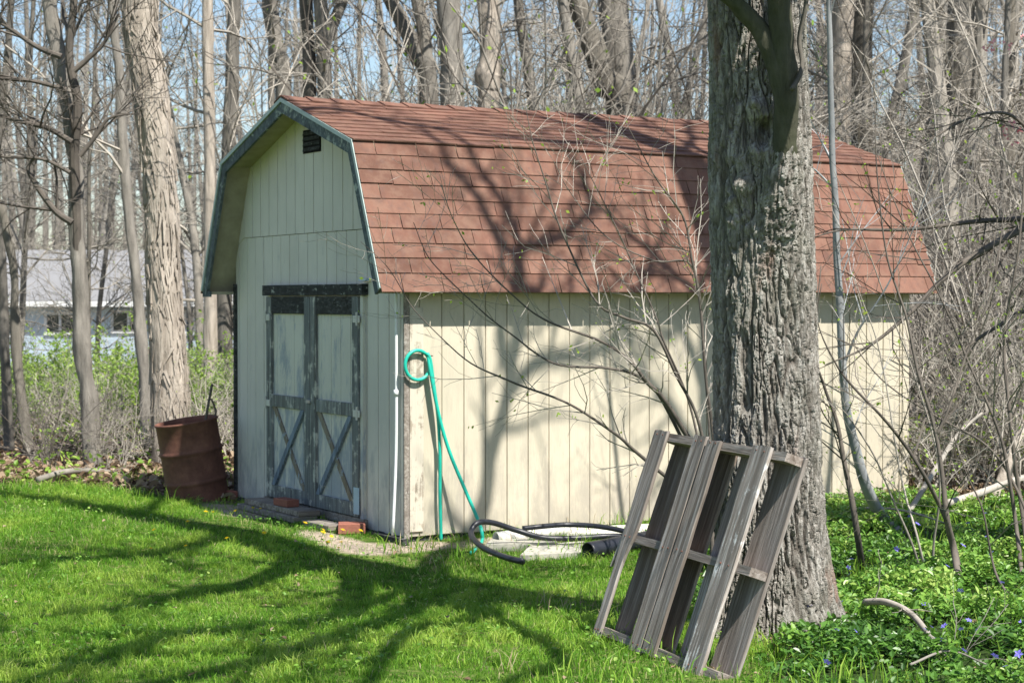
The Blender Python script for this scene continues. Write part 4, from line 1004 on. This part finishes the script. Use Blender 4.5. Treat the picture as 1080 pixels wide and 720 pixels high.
# overhanging dark branches from a tree outside the right edge
b6_=np.array([3.95,12.6,float(gz(3.95,12.6))])
stemplant('crabapple_tree',[([b6_,b6_+np.array([0,0,1.2]),b6_+np.array([-.05,-.05,2.3]),b6_+np.array([.1,0,4.2])],[.07,.06,.05,.02]),
 ([b6_+np.array([0,0,1.9])]+pxs([(1100,225,12.1),(1080,240,12),(1040,262,11.9),(1000,290,11.8),(960,330,11.7),(915,365,11.6),(870,385,11.5)]),[.035,.028,.024,.021,.018,.014,.009,.003]),
 ([b6_+np.array([0,0,2.0])]+pxs([(1100,232,12.2),(1060,232,12.1),(1010,236,12),(950,243,11.9),(890,242,11.8),(858,250,11.7)]),[.028,.022,.018,.014,.011,.007,.003]),
 ([b6_+np.array([0,0,1.2])]+pxs([(1090,330,12),(1050,345,11.9),(1010,375,11.8),(970,420,11.7)]),[.02,.016,.012,.008,.003]),
 ([b6_+np.array([0,0,2.6])]+pxs([(1105,150,12.3),(1060,120,12.2),(1010,130,12.1),(950,170,12)]),[.02,.014,.010,.007,.003])],
 M['twig_dark'],'small tree with dark spreading limbs reaching in from the right edge','tree',13,kids=(12,5),L=.6,leafp=.08,lsize=(.015,.035))
mb=MB(); rs2=np.random.default_rng(5)
ofb=atD(1050,48,12.1); 
for (u,v) in [(1048,48),(1055,44),(1065,50),(1078,38),(1040,52),(1068,130),(1075,136),(1062,143),(1070,150),(1058,134)]:
    p=atD(u,v,12.2)-b6_; leaf_quads(mb,[p],rs2,(.02,.04),6)
o=mb.build('blossoms',M['pink'],bpy.data.objects['crabapple_tree'])

# dead branches on the ground
def deadbranch(L_,R,lab,mat,zoff=.03,seed=1):
    P=[g(u,v)+np.array([0,0,zo]) for u,v,zo in L_]; mb=MB(); Ps=spline(P,7); mb.tube(Ps,rad(R,0,len(Ps)),8)
    rsx=np.random.default_rng(seed)
    for q in range(4):
        i=rsx.integers(3,len(Ps)-2); grow(mb,Ps[i],Ps[i]-Ps[i-2]+rsx.normal(0,.03,3)+np.array([0,0,.02]),.3,R[-1]*.5,.002,1,(3,),rsx)
    tag(mb.build('fallen_branch',mat,None,True),lab,'branch')
deadbranch([(912,655,.10),(935,660,.12),(960,668,.10),(982,688,.07),(998,702,.04)],[.017,.018,.016,.014,.008],'grey curved fallen branch lying across the groundcover',M['twig'],seed=2)
deadbranch([(862,560,.03),(900,552,.1),(950,556,.12),(1000,560,.05)],[.012,.01,.008,.004],'thin pale fallen branch behind the short sapling',M['twig'],seed=3)
deadbranch([(960,715,.06),(1000,705,.08),(1040,712,.05)],[.006,.006,.003],'thin twig lying in the groundcover at the bottom edge',M['twig'],seed=4)
deadbranch([(1048,532,.02),(1060,530,.25),(1075,528,.5),(1095,526,.8)],[.04,.04,.035,.03],'pale leaning dead log at the right edge of the woods',M['bark_light'],seed=5)
deadbranch([(958,545,.03),(985,540,.3),(1010,535,.55),(1035,532,.7)],[.02,.02,.016,.01],'fallen pole propped up among the brush right of the shed',M['twig'],seed=6)
deadbranch([(1000,545,.1),(1030,538,.12),(1070,534,.2),(1110,530,.25)],[.03,.03,.025,.02],'pale rotten log lying at the woods edge on the right',M['twig'],seed=7)
deadbranch([(40,513,.06),(70,509,.1),(110,506,.08),(140,508,.02)],[.03,.028,.02,.012],'fallen grey branch at the left edge of the woods',M['twig'],seed=8)
# brush pile at left
mb=MB(); rsp=np.random.default_rng(9); c=g(62,500)
for q in range(70):
    p=np.array([rsp.normal(0,.35),rsp.normal(0,.2),abs(rsp.normal(0,.12))]); d=rsp.normal(0,1,3)*np.array([1,.6,.35]); d/=np.linalg.norm(d); mb.tube([p-d*.3,p,p+d*.35+np.array([0,0,-.03])],[.010,.008,.004],5)
o=mb.build('brush_pile',M['twig_dark']); o.location=(c[0],c[1]+1.2,float(gz(c[0],c[1]+1.2))); tag(o,'low pile of dead sticks at the edge of the woods','brush pile')

# ------------------------------------------------------------------ WOODS
# prominent trees with their own shape
def named_tree(name,label,path,R,mat,seed,cat='tree',shag=0,nb=14,bl_=2.2,zmin=2.2,amp=.02,n=22,cmat=None,extra=()):
    rs=np.random.default_rng(seed); base=np.array(path[0]); base[2]=float(gz(base[0],base[1]))
    root=empty(name,tuple(base),label,cat)
    P=[np.array(p,float) for p in path]; P[0]=base-np.array([0,0,.15])
    top=P[-1]; d=P[-1]-P[-2]; d/=np.linalg.norm(d); d=(d+np.array([0,0,1.5])); d/=np.linalg.norm(d)
    while P[-1][2]<13: P.append(P[-1]+d*2.0+rs.normal(0,.15,3))
    R=list(R)+[R[-1]*(.85**(i+1)) for i in range(len(P)-len(R))]
    rough_trunk(P,R,n,'trunk',mat,root,base,amp=amp,fs=(9,9,2.0))
    if shag:
        sh=MB(); Ps=spline(P,10)-base; Rs=rad(R,0,len(Ps))
        for q in range(shag):
            z=rs.uniform(.2,5.5); i=int(np.argmin(abs(Ps[:,2]-z))); a=rs.uniform(PI,2*PI); u=np.array([math.cos(a),math.sin(a),0]); t=np.array([-math.sin(a),math.cos(a),0])
            p=Ps[i]+u*(Rs[i]+.002); L=rs.uniform(.15,.6); w_=rs.uniform(.006,.02); lift=abs(rs.normal(0,.012))+.003; sk=rs.normal(0,.03)
            ax_=Ps[min(i+2,len(Ps)-1)]-Ps[i]; ax_/=np.linalg.norm(ax_)
            c=[p-t*w_*.3,p+t*w_*.4+ax_*.02,p+t*(w_+sk)+ax_*L*.5,p-t*(w_-sk)+ax_*L*.5]
            o_=[q_+u*(lift if k<2 else .008) for k,q_ in enumerate(c)]
            sh.hexa([*c,*o_])
        sh.build('bark_strips',mat,root)
    cr=MB(); Ps=spline(P,10)-base; Rs=rad(R,0,len(Ps)); lf=[]
    for q in range(nb):
        z=rs.uniform(zmin,11.5); i=int(np.argmin(abs(Ps[:,2]-z))); a=rs.uniform(0,2*PI)
        grow(cr,Ps[i],np.array([math.cos(a),math.sin(a),rs.uniform(.1,.9)]),bl_*rs.uniform(.5,1.3),min(.024,Rs[i]*.35),.006,2,(9,5),rs,.14,.03,leafs=(lf,.05),minr=.0035)
    for PP,RR in extra:
        Pe=spline(PP,8)-base; Re=rad(RR,0,len(Pe)); cr.tube(Pe,Re,9,True)
        for q in range(7):
            i=int(rs.uniform(.2,.95)*(len(Pe)-1)); t=Pe[i]-Pe[i-1]; t/=np.linalg.norm(t)
            grow(cr,Pe[i],t+rs.normal(0,.6,3)+np.array([0,0,.2]),1.1*rs.uniform(.5,1.3),min(.02,Re[i]*.5),.004,2,(6,3),rs,.14,.03,minr=.0035,leafs=(lf,.08))
    cr.build('crown',cmat or M['twig'],root)
    return root
def PD(L_,D): return [atD(u,v,D) for u,v in L_]
named_tree('hickory_tree','pale shaggy barked trunk standing behind the rusty drum',PD([(182,500),(180,430),(176,350),(172,280),(170,200),(160,110),(150,40),(147,-10),(140,-120)],18.2),[.20,.175,.165,.160,.158,.160,.160,.158,.15],M['bark_light'],21,shag=900,nb=9,zmin=4.6,amp=.03)
named_tree('gnarled_tree','crooked grey trunk with drooping side branches at far left',PD([(97,492),(96,440),(88,380),(84,300),(80,230),(79,170),(72,110),(62,60),(52,0),(40,-60)],18.0),[.10,.085,.078,.08,.072,.07,.066,.066,.06,.055],M['bark_grey'],22,nb=10,zmin=3.8,amp=.03,cmat=M['twig_dark'],
 extra=[([atD(86,330,18.03),atD(83,290,17.99),atD(80,210,17.96),atD(78,160,17.9),atD(82,110,17.85),atD(73,60,17.8),atD(78,0,17.8),atD(80,-60,17.8)],[.03,.045,.052,.05,.045,.04,.035,.03]),
  (PD([(76,150),(50,135),(20,128),(-10,118)],17.6),[.03,.025,.02,.012]),(PD([(65,60),(40,50),(10,30),(-15,15)],17.6),[.03,.025,.02,.012]),
  (PD([(76,235),(58,222),(38,195),(30,175),(48,158)],17.5),[.035,.03,.025,.018,.008]),(PD([(84,165),(100,145),(115,125),(140,120)],17.6),[.025,.02,.014,.006]),
  (PD([(78,75),(95,60),(110,45),(125,15)],17.7),[.03,.024,.018,.010]),(PD([(70,95),(45,88),(15,82),(-12,78)],17.5),[.025,.02,.014,.009]),(PD([(74,182),(45,168),(10,166),(-12,164)],17.4),[.02,.016,.012,.008])])
named_tree('dark_tree','thin dark leaning trunk at the left edge of the picture',PD([(36,500),(28,460),(20,400),(16,340),(14,280),(4,230),(-8,180)],18.6),[.06,.055,.05,.045,.042,.04,.036],M['bark_dark'],23,nb=9,zmin=3,cmat=M['twig_dark'])
named_tree('pale_tree','pale slim trunk second from the left edge of the picture',PD([(10,495),(8,430),(5,360),(2,280),(-4,180)],19.5),[.06,.055,.05,.045,.04],M['bark_grey'],24,nb=8,zmin=3)
named_tree('young_tree','slim grey trunk just left of the pale shaggy trunk',PD([(157,485),(155,430),(150,370),(146,320),(139,250),(130,160),(126,80),(118,-10)],20),[.075,.07,.065,.06,.055,.05,.045,.04],M['bark_grey'],25,nb=12,zmin=2.4)
named_tree('smooth_tree','thick pale smooth trunk rising behind the middle of the roof ridge',PD([(478,440),(477,120),(476,60),(473,0),(470,-80)],26),[.24,.165,.165,.165,.16],M['bark_grey'],26,nb=8,zmin=5.5)
named_tree('burled_tree','trunk with a rounded burl rising behind the roof ridge',PD([(514,430),(515,120),(516,96),(514,80),(517,60),(514,0),(512,-60)],27),[.22,.155,.16,.20,.15,.145,.14],M['bark_light'],27,nb=8,zmin=5.5)
named_tree('leaning_tree','slanting double trunk rising behind the roof left of centre',PD([(458,440),(453,110),(440,60),(425,25),(411,0),(395,-40)],27),[.16,.14,.115,.11,.10,.09],M['bark_grey'],28,nb=8,zmin=5,extra=[(PD([(452,112),(449,60),(447,30),(440,0),(436,-50)],27),[.12,.11,.10,.09,.08])])
named_tree('dark_tree','dark slanting trunk rising behind the roof right of centre',PD([(668,440),(655,125),(640,90),(628,55),(615,20),(606,-10),(595,-60)],28),[.22,.2,.19,.18,.16,.15,.12],M['bark_dark'],29,nb=9,zmin=5,cmat=M['twig'])
named_tree('large_tree','wide grey trunk directly beside the dark slanting trunk',PD([(655,440),(656,120),(652,60),(646,0),(642,-60)],29),[.30,.24,.24,.22,.2],M['bark_grey'],30,nb=9,zmin=5)
named_tree('straight_tree','straight dark trunk above the left part of the roof',PD([(325,460),(327,110),(326,60),(323,0),(322,-60)],27),[.14,.10,.095,.09,.08],M['bark_dark'],31,nb=10,zmin=4.5)
named_tree('grey_tree','grey trunk directly above the roof peak',PD([(302,460),(299,105),(294,60),(286,20),(283,-20)],28),[.15,.125,.115,.11,.1],M['bark_grey'],32,nb=10,zmin=4.5)
named_tree('slim_tree','pale slim straight trunk between the shaggy trunk and the roof',PD([(222,470),(222,250),(221,120),(219,0),(218,-60)],23),[.09,.075,.07,.065,.06],M['bark_light'],33,nb=10,zmin=3)
named_tree('grey_tree','grey trunk with dark side branch left of the roof peak',PD([(238,460),(236,330),(240,200),(244,100),(247,0),(249,-60)],25),[.12,.11,.10,.09,.085,.08],M['bark_grey'],34,nb=12,zmin=3)
named_tree('forked_tree','large forked trunk right of the shed roof',PD([(1008,470),(1010,330),(1012,200),(1014,120),(1016,60),(1018,0),(1022,-60)],24),[.30,.25,.235,.225,.22,.2,.17],M['bark_grey'],35,nb=12,zmin=3.4,n=30,amp=.045,
 extra=[(PD([(1006,330),(1000,200),(992,120),(985,60),(978,0),(972,-60)],23.6),[.13,.12,.105,.10,.09,.08]),(PD([(1024,170),(1030,110),(1034,60),(1036,0)],23.8),[.10,.09,.08,.08])])
named_tree('grey_tree','pale grey trunk between the forked trunk and the roof end',PD([(985,470),(984,300),(983,200),(990,100),(992,0)],27),[.24,.20,.18,.15,.13],M['bark_grey'],36,nb=9,zmin=3)
named_tree('dark_tree','dark straight trunk just right of the big foreground trunk',PD([(912,450),(909,155),(908,80),(911,0),(913,-60)],26),[.17,.15,.15,.14,.13],M['bark_dark'],37,nb=9,zmin=4)
named_tree('pale_tree','pale trunk above the right end of the roof ridge',PD([(880,450),(884,145),(886,70),(890,0),(893,-60)],25),[.19,.155,.15,.15,.14],M['bark_light'],38,nb=9,zmin=4)
named_tree('slim_tree','slim dark trunk at the right edge behind pink blossoms',PD([(1060,470),(1062,330),(1065,180),(1064,80),(1066,0),(1068,-60)],25),[.10,.085,.08,.075,.07,.06],M['bark_dark'],39,nb=12,zmin=2.5)

# generic woodland trees: a few shapes copied
def tree_variant(seed,h=14,r=.13,nb=30,lean=.05,mat='bark_grey',fork=False,tw='twig'):
    r=r*.78
    rs=np.random.default_rng(seed); P=[np.array([0,0,-.3])]; d=np.array([rs.normal(0,lean),rs.normal(0,lean),1.0])
    n=9
    for i in range(n):
        d=d+rs.normal(0,.05,3)*np.array([1,1,0]); d/=np.linalg.norm(d); P.append(P[-1]+d*(h/n))
    R=[r*1.25]+[r*(1-.085*i) for i in range(n)]
    tb=MB(); Ps=spline(P,5); Rs=rad(R,0,len(Ps)); tb.tube(Ps,Rs,10,False)
    if fork:
        i=int(len(Ps)*rs.uniform(.2,.4)); a=rs.uniform(0,2*PI); q=[Ps[i]]; dd=np.array([math.cos(a)*.45,math.sin(a)*.45,1])
        for k in range(6): q.append(q[-1]+dd/np.linalg.norm(dd)*1.4); dd=dd+np.array([rs.normal(0,.05),rs.normal(0,.05),.15])
        q=spline(q,5); tb.tube(q,rad([Rs[i]*.8,Rs[i]*.3],0,len(q)),8,False)
    cb=MB(); lf=[]
    for q in range(nb):
        z=1.4+(h-2.2)*rs.random()**1.15; i=int(np.argmin(abs(Ps[:,2]-z))); a=rs.uniform(0,2*PI); L=rs.uniform(.9,2.6)*(1-.4*z/h)
        grow(cb,Ps[i],np.array([math.cos(a),math.sin(a),rs.uniform(.0,1.1)]),L,min(.022,Rs[i]*.35),.006,2,(9,5),rs,.15,.05,leafs=(lf,.02),minr=.0035)
    tm=tb.mesh('trunk',True); tm.materials.append(M[mat]); cm=cb.mesh('crown'); cm.materials.append(M[tw])
    lm=None
    if lf:
        lb=MB(); leaf_quads(lb,lf,rs,(.025,.05),1); lm=lb.mesh('foliage'); lm.materials.append(M['bud'])
    return tm,cm,lm
TV=[tree_variant(100,14,.11,34),tree_variant(101,15,.15,30,fork=True),tree_variant(102,13,.08,38),tree_variant(103,15,.20,26,mat='bark_grey'),tree_variant(104,13,.07,40,mat='bark_dark'),tree_variant(105,14,.12,32,fork=True,mat='bark_light'),tree_variant(106,12,.055,44,lean=.12),tree_variant(107,14,.16,30,lean=.1)]
def place(var,name,x,y,rz,s,label,cat,group,tilt=(0,0)):
    root=empty(name,(x,y,float(gz(x,y))-.05),label,cat,group); root.rotation_euler=(tilt[0],tilt[1],rz); root.scale=(s,s,s)
    for nm,me in zip(('trunk','crown','foliage'),var):
        if me is not None: put(nm,me,None,root)
rs=np.random.default_rng(77); placed=[]
def ok(x,y,dmin):
    if -17.5<x<-2 and 39<y<54: return False
    if not shed_clear(x,y,.9): return False
    return all((x-a)**2+(y-b)**2>dmin**2 for a,b in placed)
cnt=0; tries=0
while cnt<88 and tries<8000:
    tries+=1
    y=20+48*rs.random()**.8; x=rs.uniform(-1,1)*(y*.30+1.5)
    if not ok(x,y,1.0 if y<40 else .8): continue
    if x/y*FPX+540<285 and y<45 and rs.random()<.2: continue
    placed.append((x,y)); k=rs.integers(0,8)
    if (y<26 or (x/y*FPX+540<300 and y<40)) and k in (0,1,3,5,7): k=(2,4,6,6)[cnt%4]
    place(TV[k],'bare_tree',x,y,rs.uniform(0,2*PI),rs.uniform(.85,1.2),'bare leafless tree standing in the woods behind the shed','tree','bare trees in the woods behind the shed',(rs.normal(0,.035),rs.normal(0,.035)))
    cnt+=1

# understorey shrubs
def shrub_variant(seed,h=2.6,ns=9,leafp=.05,lsize=(.02,.045),tw='twig',mat=None,lmat='bud',nl=1,kids=(8,5)):
    rs=np.random.default_rng(seed); sbm=MB(); lf=[]
    for q in range(ns):
        a=rs.uniform(0,2*PI); o_=np.array([rs.normal(0,.15),rs.normal(0,.15),-.05]); d=np.array([math.cos(a)*rs.uniform(.15,.7),math.sin(a)*rs.uniform(.15,.7),1])
        grow(sbm,o_,d,h*rs.uniform(.6,1.15),.016,.004,2,kids,rs,.13,-.01,seg=9,leafs=(lf,leafp),minr=.0028,lr=(.3,.5))
    m=sbm.mesh('stems'); m.materials.append(M[tw]); lm=None
    if lf: lb=MB(); leaf_quads(lb,lf,rs,lsize,nl); lm=lb.mesh('foliage'); lm.materials.append(M[lmat])
    return m,lm
SVg=[shrub_variant(200,2.1,11,.8,(.045,.09),lmat='shrubleaf',nl=2),shrub_variant(201,1.7,12,.85,(.045,.09),lmat='shrubleaf',nl=2)]
SVb=[shrub_variant(210,2.6,9,.06),shrub_variant(211,3.2,7,.05,kids=(10,5)),shrub_variant(212,2.0,12,.08),shrub_variant(213,2.8,8,.04,tw='twig_dark')]
SVl=[shrub_variant(220,1.0,14,.12),shrub_variant(221,.8,18,.2,kids=(5,3))]
def place_s(var,name,x,y,rz,s,label,cat,group,sz=1):
    root=empty(name,(x,y,float(gz(x,y))),label,cat,group); root.rotation_euler=(0,0,rz); root.scale=(s,s,s*sz)
    for nm,me in zip(('stems','foliage'),var):
        if me is not None: put(nm,me,None,root)
# leafy green shrubs in front of the neighbour house
for q in range(34):
    D=rs.uniform(20,30); u=rs.uniform(-30,290); x=(u-540)/FPX*D
    place_s(SVg[q%2],'leafy_shrub',x,D,rs.uniform(0,6),rs.uniform(.44,.60)+.010*(D-20),'shrub with fresh green leaves below the blue neighbouring house','shrub','green shrubs left of the shed')
for q in range(34):
    D=17.3+rs.random()*8; u=rs.uniform(-30,262); x=(u-540)/FPX*D
    if abs(u-182)<22 and D<18.2: continue
    place_s(SVb[q%4] if q%3==0 else SVl[q%2],'brush_shrub',x,D,rs.uniform(0,6),rs.uniform(.32,.46) if q%3==0 else rs.uniform(.6,.95),'bare brushy shrub at the woods edge left of the shed','shrub','bare shrubs left of the shed')
for q in range(30):
    D=17+rs.random()*14; u=rs.uniform(955,1110); x=(u-540)/FPX*D
    place_s(SVb[q%4],'brush_shrub',x,D,rs.uniform(0,6),rs.uniform(.8,1.3),'bare twiggy shrub in the thicket right of the shed','shrub','bare shrubs right of the shed')
for q in range(12):
    D=14.6+rs.random()*2.6; u=rs.uniform(965,1110); x=(u-540)/FPX*D
    place_s(SVl[q%2] if q%2 else SVb[2],'low_shrub',x,D,rs.uniform(0,6),rs.uniform(.7,1.1),'low bare shrub beside the far right corner of the shed','shrub','low shrubs beside the far corner')
for q in range(40):
    D=21+rs.random()*22; x=rs.uniform(-1,1)*(D*.29+1)
    if x/D*FPX+540<290: continue
    if not ok(x,D,.3): continue
    place_s(SVb[q%4],'tall_shrub',x,D,rs.uniform(0,6),rs.uniform(1.3,2.3),'tall thin twiggy undergrowth deep in the woods','shrub','undergrowth deep in the woods',1.3)
for q in range(5):
    D=24+rs.random()*14; u=rs.uniform(-40,250); x=(u-540)/FPX*D
    place(TV[(2,4,6)[q%3]],'bare_sapling',x,D,rs.uniform(0,6),rs.uniform(.55,.8),'slim bare sapling growing in front of the neighbouring house','tree','slim saplings in front of the neighbouring house',(rs.normal(0,.05),rs.normal(0,.05)))
# far wood: one mass
fb=MB(); rf=np.random.default_rng(5)
for q in range(250):
    y=rf.uniform(66,125); x=rf.uniform(-1,1)*(y*.31+3); z=float(gz(x,y)); h=rf.uniform(9,19); r=rf.uniform(.05,.20)
    dx,dy=rf.normal(0,.5,2); P=np.array([[x,y,z-.3],[x+dx*.4+rf.normal(0,.1),y,z+h*.4],[x+dx,y+dy,z+h]]); fb.tube(spline(P,3),rad([r*1.1,r*.8,r*.2],0,7),5,False)
    for k in range(12):
        t=rf.uniform(.08,1); p=P[0]+(P[2]-P[0])*t; a=rf.uniform(0,2*PI); L=rf.uniform(1.0,3.2)*(1.1-t*.5); d=np.array([math.cos(a),math.sin(a),rf.uniform(.2,1.3)]); d/=np.linalg.norm(d)
        pts=[p,p+d*L*.5+rf.normal(0,.1,3),p+d*L+rf.normal(0,.15,3)+np.array([0,0,.2])]
        fb.tube(pts,[.025,.015,.008],3,False)
        for m_ in range(3):
            pp=pts[1]+(pts[2]-pts[1])*rf.random(); d2=d+rf.normal(0,.6,3); d2/=np.linalg.norm(d2); fb.tube([pp,pp+d2*L*.35],[.012,.006],3,False)
tag(fb.build('far_woods',M['bark_grey']),'hazy mass of distant bare trees closing the background','woods',kind='stuff')
lb=MB(); rl=np.random.default_rng(6)
for q in range(5200):   # low brush of the far wood
    y=rf.uniform(58,110); x=rf.uniform(-1,1)*(y*.30+2); z=float(gz(x,y)); a=rf.uniform(0,2*PI); L=rf.uniform(1.5,5.0)
    d=np.array([math.cos(a)*.45,math.sin(a)*.45,1]); lb.tube([(x,y,z-.1),np.array([x,y,z])+d*L*.5+rf.normal(0,.12,3),np.array([x,y,z])+d*L+rf.normal(0,.35,3)],[.03,.02,.008],3,False)
tag(lb.build('far_brush',M['twig']),'distant grey brush filling the foot of the woods','brush',kind='stuff')

# ------------------------------------------------------------------ NEIGHBOUR HOUSE
hx0,hx1,hy=-16.5,-3.2,43.5; hb=float(gz(-8,hy)); ez=1.50
house=empty('neighbour_house',(-10,hy,hb),'light blue neighbouring house with grey roof seen through the trees','house')
ho=np.array([-10,hy,hb])
def hb_(nm,lo,hi,mat,parent=house,off=ho):
    mb=MB(); mb.box((0,0,0),(1,0,0),(0,1,0),(0,0,1),tuple(np.array(lo)-off),tuple(np.array(hi)-off)); return put(nm,mb.mesh(nm),mat,parent)
s=NT('blue_lap_siding'); v=s.coord(); sp=s.n('SeparateXYZ'); s.l(v,sp.inputs[0]); f=s.math('FRACT',s.math('MULTIPLY',sp.outputs['Z'],7.0))
s.bump(f,.9,.03); c=s.mix(s.noise(v,2,3),(.52,.66,.78),(.60,.73,.84)); s.fin(c,.6,.3); M['lap']=s.m
hb_('wall',(hx0,hy,hb-.3),(hx1,hy+8,ez),M['lap'])
mb=MB(); rz_=2.75
V=np.array([(hx0-.5,hy-.3,ez-.02),(hx1+.5,hy-.3,ez-.02),(hx1+.5,hy+4,rz_),(hx0-.5,hy+4,rz_),(hx0-.5,hy+8.6,ez-.02),(hx1+.5,hy+8.6,ez-.02)])-ho
V=np.vstack([V,V+np.array([0,0,.14])])
mb.add(V,Q=[(3,2,1,0),(4,5,2,3),(6,7,8,9),(9,8,11,10),(0,1,7,6),(5,4,10,11),(1,2,8,7),(2,5,11,8),(3,0,6,9),(4,3,9,10)])
put('roof',mb.mesh('roof'),m_plain('grey_roof',(.22,.22,.225),.85,.2,nscale=3,var=.15),house)
hb_('gutter',(hx0-.5,hy-.39,ez-.03),(hx1+.5,hy-.31,ez+.09),M['white'])
glass=m_plain('dark_glass',(.03,.04,.05),.12,.6,var=.2,bump=0)
for (u0,u1,v0,v1) in ((-8,22,332,352),(50,78,332,350),(120,152,330,348),(160,176,330,350),(207,226,330,352),(236,262,330,350)):
    a=atD(u0,v0,hy-.02); b=atD(u1,v1,hy-.02)
    w_=hb_('window',(a[0]-.07,hy-.05,b[2]-.07),(b[0]+.07,hy-.003,a[2]+.07),M['white'])
    q=hb_('pane',(a[0],hy-.064,b[2]),(b[0],hy-.052,a[2]),glass,w_)
    m_=hb_('mullion',((a[0]+b[0])/2-.03,hy-.078,b[2]),((a[0]+b[0])/2+.03,hy-.066,a[2]),M['white'],w_)
a=atD(213,326,hy); hb_('door',(a[0]-.55,hy-.06,hb),(a[0]-.35,hy-.004,ez-.1),M['white'])
hb_('shutter',(atD(195,330,hy)[0]-.1,hy-.04,.7),(atD(203,330,hy)[0],hy-.003,ez-.1),m_plain('navy_shutter',(.05,.08,.13),.6))
